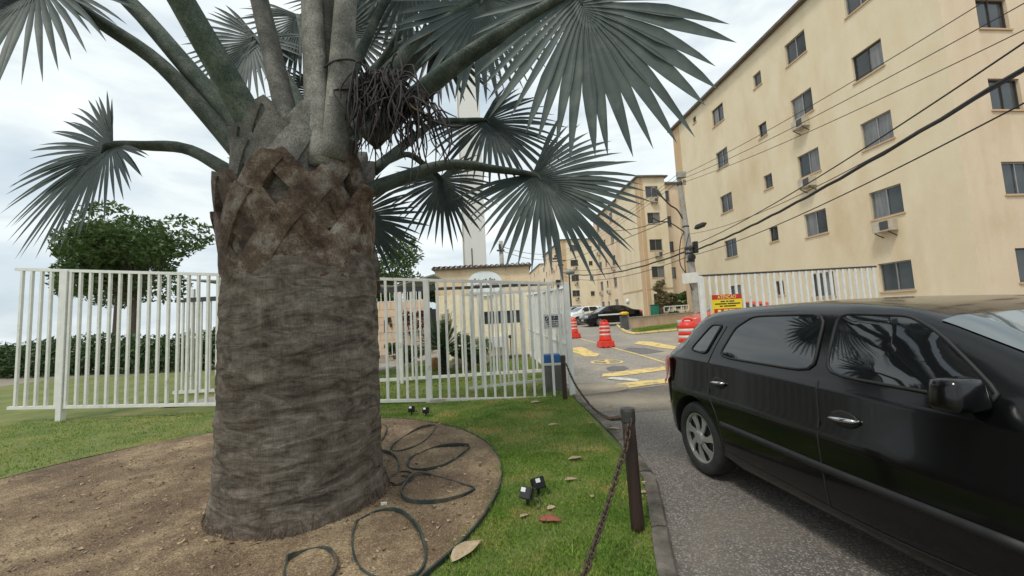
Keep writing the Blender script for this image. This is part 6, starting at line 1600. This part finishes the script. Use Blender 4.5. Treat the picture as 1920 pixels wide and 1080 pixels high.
# ------------------------------------------------------------------ orange traffic drums
def drum(p, label, s=1.0, rz=0):
    t = thing('traffic_drum', (p.x, p.y, G(p.y)), label, 'traffic drum', 'orange traffic drums', rz=rz)
    mb = MB(); mb.box((0, 0, .125), (.56, .56, .25), taper=.90); mb.build('base', M_orange, t, local=True, bevel=.03, smooth=False)
    for k in (-.18, 0, .18):
        mb = MB(); mb.box((k, -.275, .022), (.07, .03, .045)); mb.build('drain_slot', M_trim, t, local=True)
    prof = [(.245, .25), (.235, .30), (.215, .44), (.206, .455), (.206, .52), (.215, .535), (.206, .60), (.197, .612), (.197, .672), (.204, .685), (.196, .74), (.188, .752), (.188, .812), (.194, .825), (.185, .88), (.165, .93), (.12, .955), (.06, .965)]
    mb = MB(); mb.lathe(prof, (0, 0, 0), 28); mb.build('body', M_orange, t, local=True, smooth=True)
    for (r_, z_, hh) in ((.2075, .4875, .062), (.1985, .642, .058), (.1895, .782, .058)):
        mb = MB(); mb.lathe([(r_ - .002, z_ - hh / 2), (r_ + .002, z_ - hh / 2 + .004), (r_ + .002, z_ + hh / 2 - .004), (r_ - .002, z_ + hh / 2)], (0, 0, 0), 28, cap=False); mb.build('reflective_band', M_reflect, t, local=True, smooth=True)
    mb = MB(); mb.tube(spline([(-.11, 0, .935), (-.10, 0, 1.0), (0, 0, 1.02), (.10, 0, 1.0), (.11, 0, .935)], 14), .022, 8); mb.build('handle', M_orange, t, local=True, smooth=True)
    t.scale = (s, s, s); return t
d2 = gnd(1136, 651); drum(d2, 'middle orange drum with white bands on the lane line', 1.0, .1)
d1p = gnd(1076, 634); drum(d1p, 'far orange drum half hidden by the gate corner post', 1.0, .3)
d3 = at(1292, 640, 9.9); drum(Vector((d3.x, 9.9, 0)), 'orange drum half hidden behind the black hatchback', 1.16, .2)

# ------------------------------------------------------------------ barrier, low wall, greenery and fittings on the right
bq = gnd(1171, 618); bb = thing('barrier_gate', (bq.x, bq.y, G(bq.y)), 'grey parking barrier box with yellow head and white arm', 'barrier')
bt = at(1171, 592, bq.y).z; bwid = (at(1177, 600, bq.y).x - at(1164.5, 600, bq.y).x)
mb = MB(); mb.box((bq.x, bq.y, (G(bq.y) + bt) / 2), (bwid, .34, bt - G(bq.y))); mb.build('cabinet', mat('barrier_grey', lin(74, 76, 76), lin(88, 90, 90), 4, .5), bb, bevel=.02)
hd_ = at(1171, 588, bq.y - .2); mb = MB(); mb.tube([hd_ + Vector((-.28, 0, 0)), hd_ + Vector((-.12, 0, .01)), hd_ + Vector((.1, 0, .01)), hd_ + Vector((.24, 0, .0))], [.05, .11, .11, .06], 10); mb.build('pivot_head', mat('barrier_yellow', lin(232, 190, 40), lin(218, 174, 34), 5, .45), bb, smooth=True)
mb = MB(); am = at(1122, 591, bq.y - .2); mb.bar(hd_ + Vector((-.1, 0, 0)), am, .08, .05); mb.build('arm', M_white, bb)
mb = MB(); mb.bar((bq.x + bwid / 2 + .12, bq.y, G(bq.y)), (bq.x + bwid / 2 + .06, bq.y, bt + .02), .1); mb.build('side_post', M_concrete, bb)
# low pinkish wall
wa = at(1182, 616, 26.3); wa.z = 0; wbq = wa + PP * 9.5 ; M_lw = mat('pinkish_low_wall', lin(214, 188, 162), lin(224, 200, 176), 2, .9, bump=.3, c3=lin(196, 166, 140), s3=.8)
wa = gnd(1181, 617); wbv = gnd(1300, 602)
lw_t = thing('low_wall', (wa.x, wa.y, G(wa.y)), 'low pale pink wall with concrete coping behind the grass strip', 'wall')
topz = at(1183, 597, wa.y).z; topz2 = at(1298, 586, wbv.y).z
wbe = wa + (wbv - wa) * 1.9; tz2 = topz + (topz2 - topz) * 1.9
mb = MB(); nrm = Vector((-(wbe - wa).y, (wbe - wa).x, 0)).normalized() * .18
mb.prism([wa + Vector((0, 0, -.3)), wbe + Vector((0, 0, -.3)), Vector((wbe.x, wbe.y, tz2)), Vector((wa.x, wa.y, topz))], nrm); mb.build('wall_body', M_lw, lw_t, fix=True)
mb = MB(); o1 = -nrm * .3; mb.prism([Vector((wa.x, wa.y, topz)) + o1, Vector((wbe.x, wbe.y, tz2)) + o1, Vector((wbe.x, wbe.y, tz2 + .07)) + o1, Vector((wa.x, wa.y, topz + .07)) + o1], nrm * 1.6); mb.build('coping', M_concrete, lw_t, fix=True)
def behind(px, back):
    f_ = (px - 1181) / (1300 - 1181); return (wa.y + (wbv.y - wa.y) * f_) + back
# grass verge and yellow kerb before the wall
M_verge = mat('verge_grass', lin(104, 108, 56), lin(140, 128, 84), 4, .95, bump=.8, bscale=30)
vq = [(1183, 619), (1303, 604), (1303, 611), (1270, 618), (1230, 622), (1190, 626)]
decal('verge', vq, M_verge, None, None, .05)
kq = [gnd(*p_) for p_ in ((1158, 611), (1172, 622), (1192, 627), (1230, 623.5), (1272, 619.5), (1305, 612))]
mb = MB(); S = spline(kq, 40); mb.tube([p_ + Vector((0, 0, .04)) for p_ in S], .09, 6, flat=.8); tag(mb.build('yellow_kerb', M_yellow), 'worn yellow painted kerb in front of the low pink wall', 'kerb')
p_ = gnd(1265, 612)
V_ = []
rg = np.random.default_rng(4)
n = 9000; s_ = rg.uniform(0, 1, n); w_2 = rg.uniform(0, 1, n); A_ = np.array([gnd(1185, 620), gnd(1300, 606)]); B_ = np.array([gnd(1192, 625), gnd(1300, 611)])
pos = (A_[0] * (1 - s_)[:, None] + A_[1] * s_[:, None]) * (1 - w_2)[:, None] + (B_[0] * (1 - s_)[:, None] + B_[1] * s_[:, None]) * w_2[:, None]
pos[:, 2] = [G(v_) + .045 for v_ in pos[:, 1]]; a_ = rg.uniform(0, 6.28, n); h_ = rg.uniform(.05, .16, n)
V = np.empty((n, 3, 3)); V[:, 0] = pos - np.c_[np.cos(a_), np.sin(a_), 0 * a_] * .012; V[:, 1] = pos + np.c_[np.cos(a_), np.sin(a_), 0 * a_] * .012; V[:, 2] = pos + np.c_[rg.normal(0, .04, n), rg.normal(0, .04, n), h_]
tag(mesh_np('verge_grass', V.reshape(-1, 3), np.arange(3 * n).reshape(-1, 3), M_grass), 'rough grass on the verge before the low pink wall', 'grass', kind='stuff')
# small tree with drooping crown by the wall
ty = behind(1240, .8); tq = at(1241, 605, ty); tr_ = thing('small_tree', (tq.x, ty, G(ty)), 'small brown drooping tree behind the low pink wall', 'tree')
mb = MB(); b0 = at(1240, 606, ty); b1_ = at(1238, 585, ty); b2q = at(1235, 560, ty); b3q = at(1233, 540, ty)
mb.tube(spline([Vector((b0.x, ty, G(ty) - .1)), b1_, b2q, b3q], 10), [.09, .10, .12, .14, .14, .12, .10, .08, .06, .03], 8, jitter=.12); mb.build('trunk', M_bark, tr_, smooth=True)
leaf_cloud('crown', [b2q + Vector((.1, 0, -.2)), b2q + Vector((.3, 0, .2)), b3q, b3q + Vector((.2, 0, .3))], [.4, .42, .35, .3], 420, .15, mat('brown_green_leaf', lin(98, 104, 60), lin(128, 104, 72), 6, .7, trans=.2), tr_, 51)
# barred ground floor windows' planting and palm sprout
shrub('potted_palm', 1283, 560, 36.5, .9, 2.6, 1500, M_fol1, 'green leafy plant in front of the ground floor right of the bin', 'plant', 55, size=.2)
shrub('low_hedge', 1268, 585, behind(1268, .9), .7, .75, 1800, M_fol1, 'low green bush behind the wall beside the white railing', 'bush', 56, size=.09)
shrub('window_plant', 1255, 570, 37.5, 1.2, 2.3, 1500, mat('dry_plant', lin(110, 92, 60), lin(80, 84, 48), 6, .7), 'brownish plants under the barred ground floor window', 'plant', 57, size=.15)
# green bin
gy = behind(1228, 1.0); gq = at(1228, 590, gy); gb = thing('green_bin', (gq.x, gy, G(gy)), 'green waste bin behind the low pink wall', 'bin')
z0_, z1_2 = at(1228, 592, gy).z, at(1228, 573, gy).z; M_gb = mat('green_plastic', lin(28, 104, 84), lin(36, 122, 98), 5, .5)
mb = MB(); mb.box((gq.x, gy, (G(gy) + z1_2) / 2), (.40, .42, z1_2 - G(gy)), taper=1.1); mb.build('body', M_gb, gb, bevel=.03); mb = MB(); mb.box((gq.x, gy, z1_2 + .04), (.48, .5, .07)); mb.build('lid', mat('dark_green_plastic', lin(20, 76, 64), lin(26, 88, 74), 5, .5), gb, bevel=.02)
# white railing
RAILY = behind(1270, 1.6)
ra, rb_ = at(1246, 588, RAILY), at(1292, 584, RAILY); fence_line('white_railing', 'white two rail railing behind the wall left of the utility pole', (ra.x, RAILY, 0), (rb_.x, RAILY, 0), at(1246, 575, RAILY).z, at(1292, 572, RAILY).z, at(1246, 585, RAILY).z, at(1292, 581, RAILY).z, [.0, .22, .45, .7, 1.0], .06, rail=.07, cat='railing', group=None)
# small white lantern on a post near the sedan
lq = at(1178, 580, 30.5); ln_ = thing('white_lantern', (lq.x, 30.5, G(30.5)), 'white lantern on a short post behind the black sedan', 'lantern')
mb = MB(); mb.tube([(lq.x, 30.5, G(30.5)), (lq.x, 30.5, at(1178, 568, 30.5).z)], .04, 6); mb.build('post', M_white, ln_)
mb = MB(); mb.lathe([(.06, -.2), (.15, -.12), (.16, .08), (.05, .2)], (lq.x, 30.5, at(1178, 565, 30.5).z), 10); mb.build('lantern_head', M_white, ln_, smooth=True)
# yellow and red warning board on the right fence
wy_ = 10.45; w0, w1 = at(1334, 553.5, wy_), at(1336, 590, wy_)
wd_ = .78; hg = w0.z - w1.z
ws = thing('warning_board', (w0.x, wy_, w1.z), 'yellow warning board with red bands on the right fence', 'sign')
M_sy = mat('sign_yellow', lin(238, 212, 30), lin(228, 200, 26), 3, .45); M_sr = mat('sign_red', lin(196, 42, 24), lin(180, 36, 20), 3, .45); M_sk = mat('sign_black', (.02, .02, .02), None, rough=.5); M_st = mat('sign_pale_yellow', lin(246, 226, 130), None, rough=.5)
mb = MB(); mb.box((w0.x + wd_ / 2, wy_, (w0.z + w1.z) / 2), (wd_, .015, hg)); mb.build('board', M_sy, ws)
X0, Z0 = w0.x, w1.z
ink(ws, X0, Z0, wd_, hg, 0.0, .76, 1, 1.0, wy_ - .0115, M_sr, 'red_band'); ink(ws, X0, Z0, wd_, hg, .04, .06, .96, .28, wy_ - .0115, M_sr, 'red_band')
def words(txt, x, z, size, material, parent, y, width=None):
    cu = bpy.data.curves.new('lettering', 'FONT'); cu.body = txt; cu.size = size; cu.align_x = 'CENTER'; cu.align_y = 'CENTER'; cu.extrude = .001
    o = bpy.data.objects.new('lettering_tmp', cu); COL.objects.link(o); bpy.context.view_layer.update()
    me = bpy.data.meshes.new_from_object(o.evaluated_get(bpy.context.evaluated_depsgraph_get())); bpy.data.objects.remove(o)
    me.materials.clear(); me.materials.append(material); l = bpy.data.objects.new('lettering', me); COL.objects.link(l); l.parent = parent
    l.matrix_parent_inverse = Matrix.Identity(4); l.location = Vector((x, y, z)) - Vector(parent.location); l.rotation_euler = (math.pi / 2, 0, 0)
    if width:
        xs_ = [v.co.x for v in me.vertices]; l.scale = (width / (max(xs_) - min(xs_)), 1, 1)
words('ATENÇÃO', X0 + wd_ * .5, Z0 + hg * .87, .13, M_st, ws, wy_ - .014, wd_ * .62)
for v0, segs in ((.62, ((.28, .42), (.46, .54), (.57, .74))), (.50, ((.08, .48), (.51, .93))), (.38, ((.24, .34), (.38, .78)))):
    for a_, b_ in segs: ink(ws, X0, Z0, wd_, hg, a_, v0, b_, v0 + .06, wy_ - .0115, M_sk, 'print')
for a_, b_ in ((.16, .26), (.36, .50), (.53, .84)): ink(ws, X0, Z0, wd_, hg, a_, .11, b_, .23, wy_ - .0135, M_st, 'print')
for k, x in enumerate((.0,)):
    pass
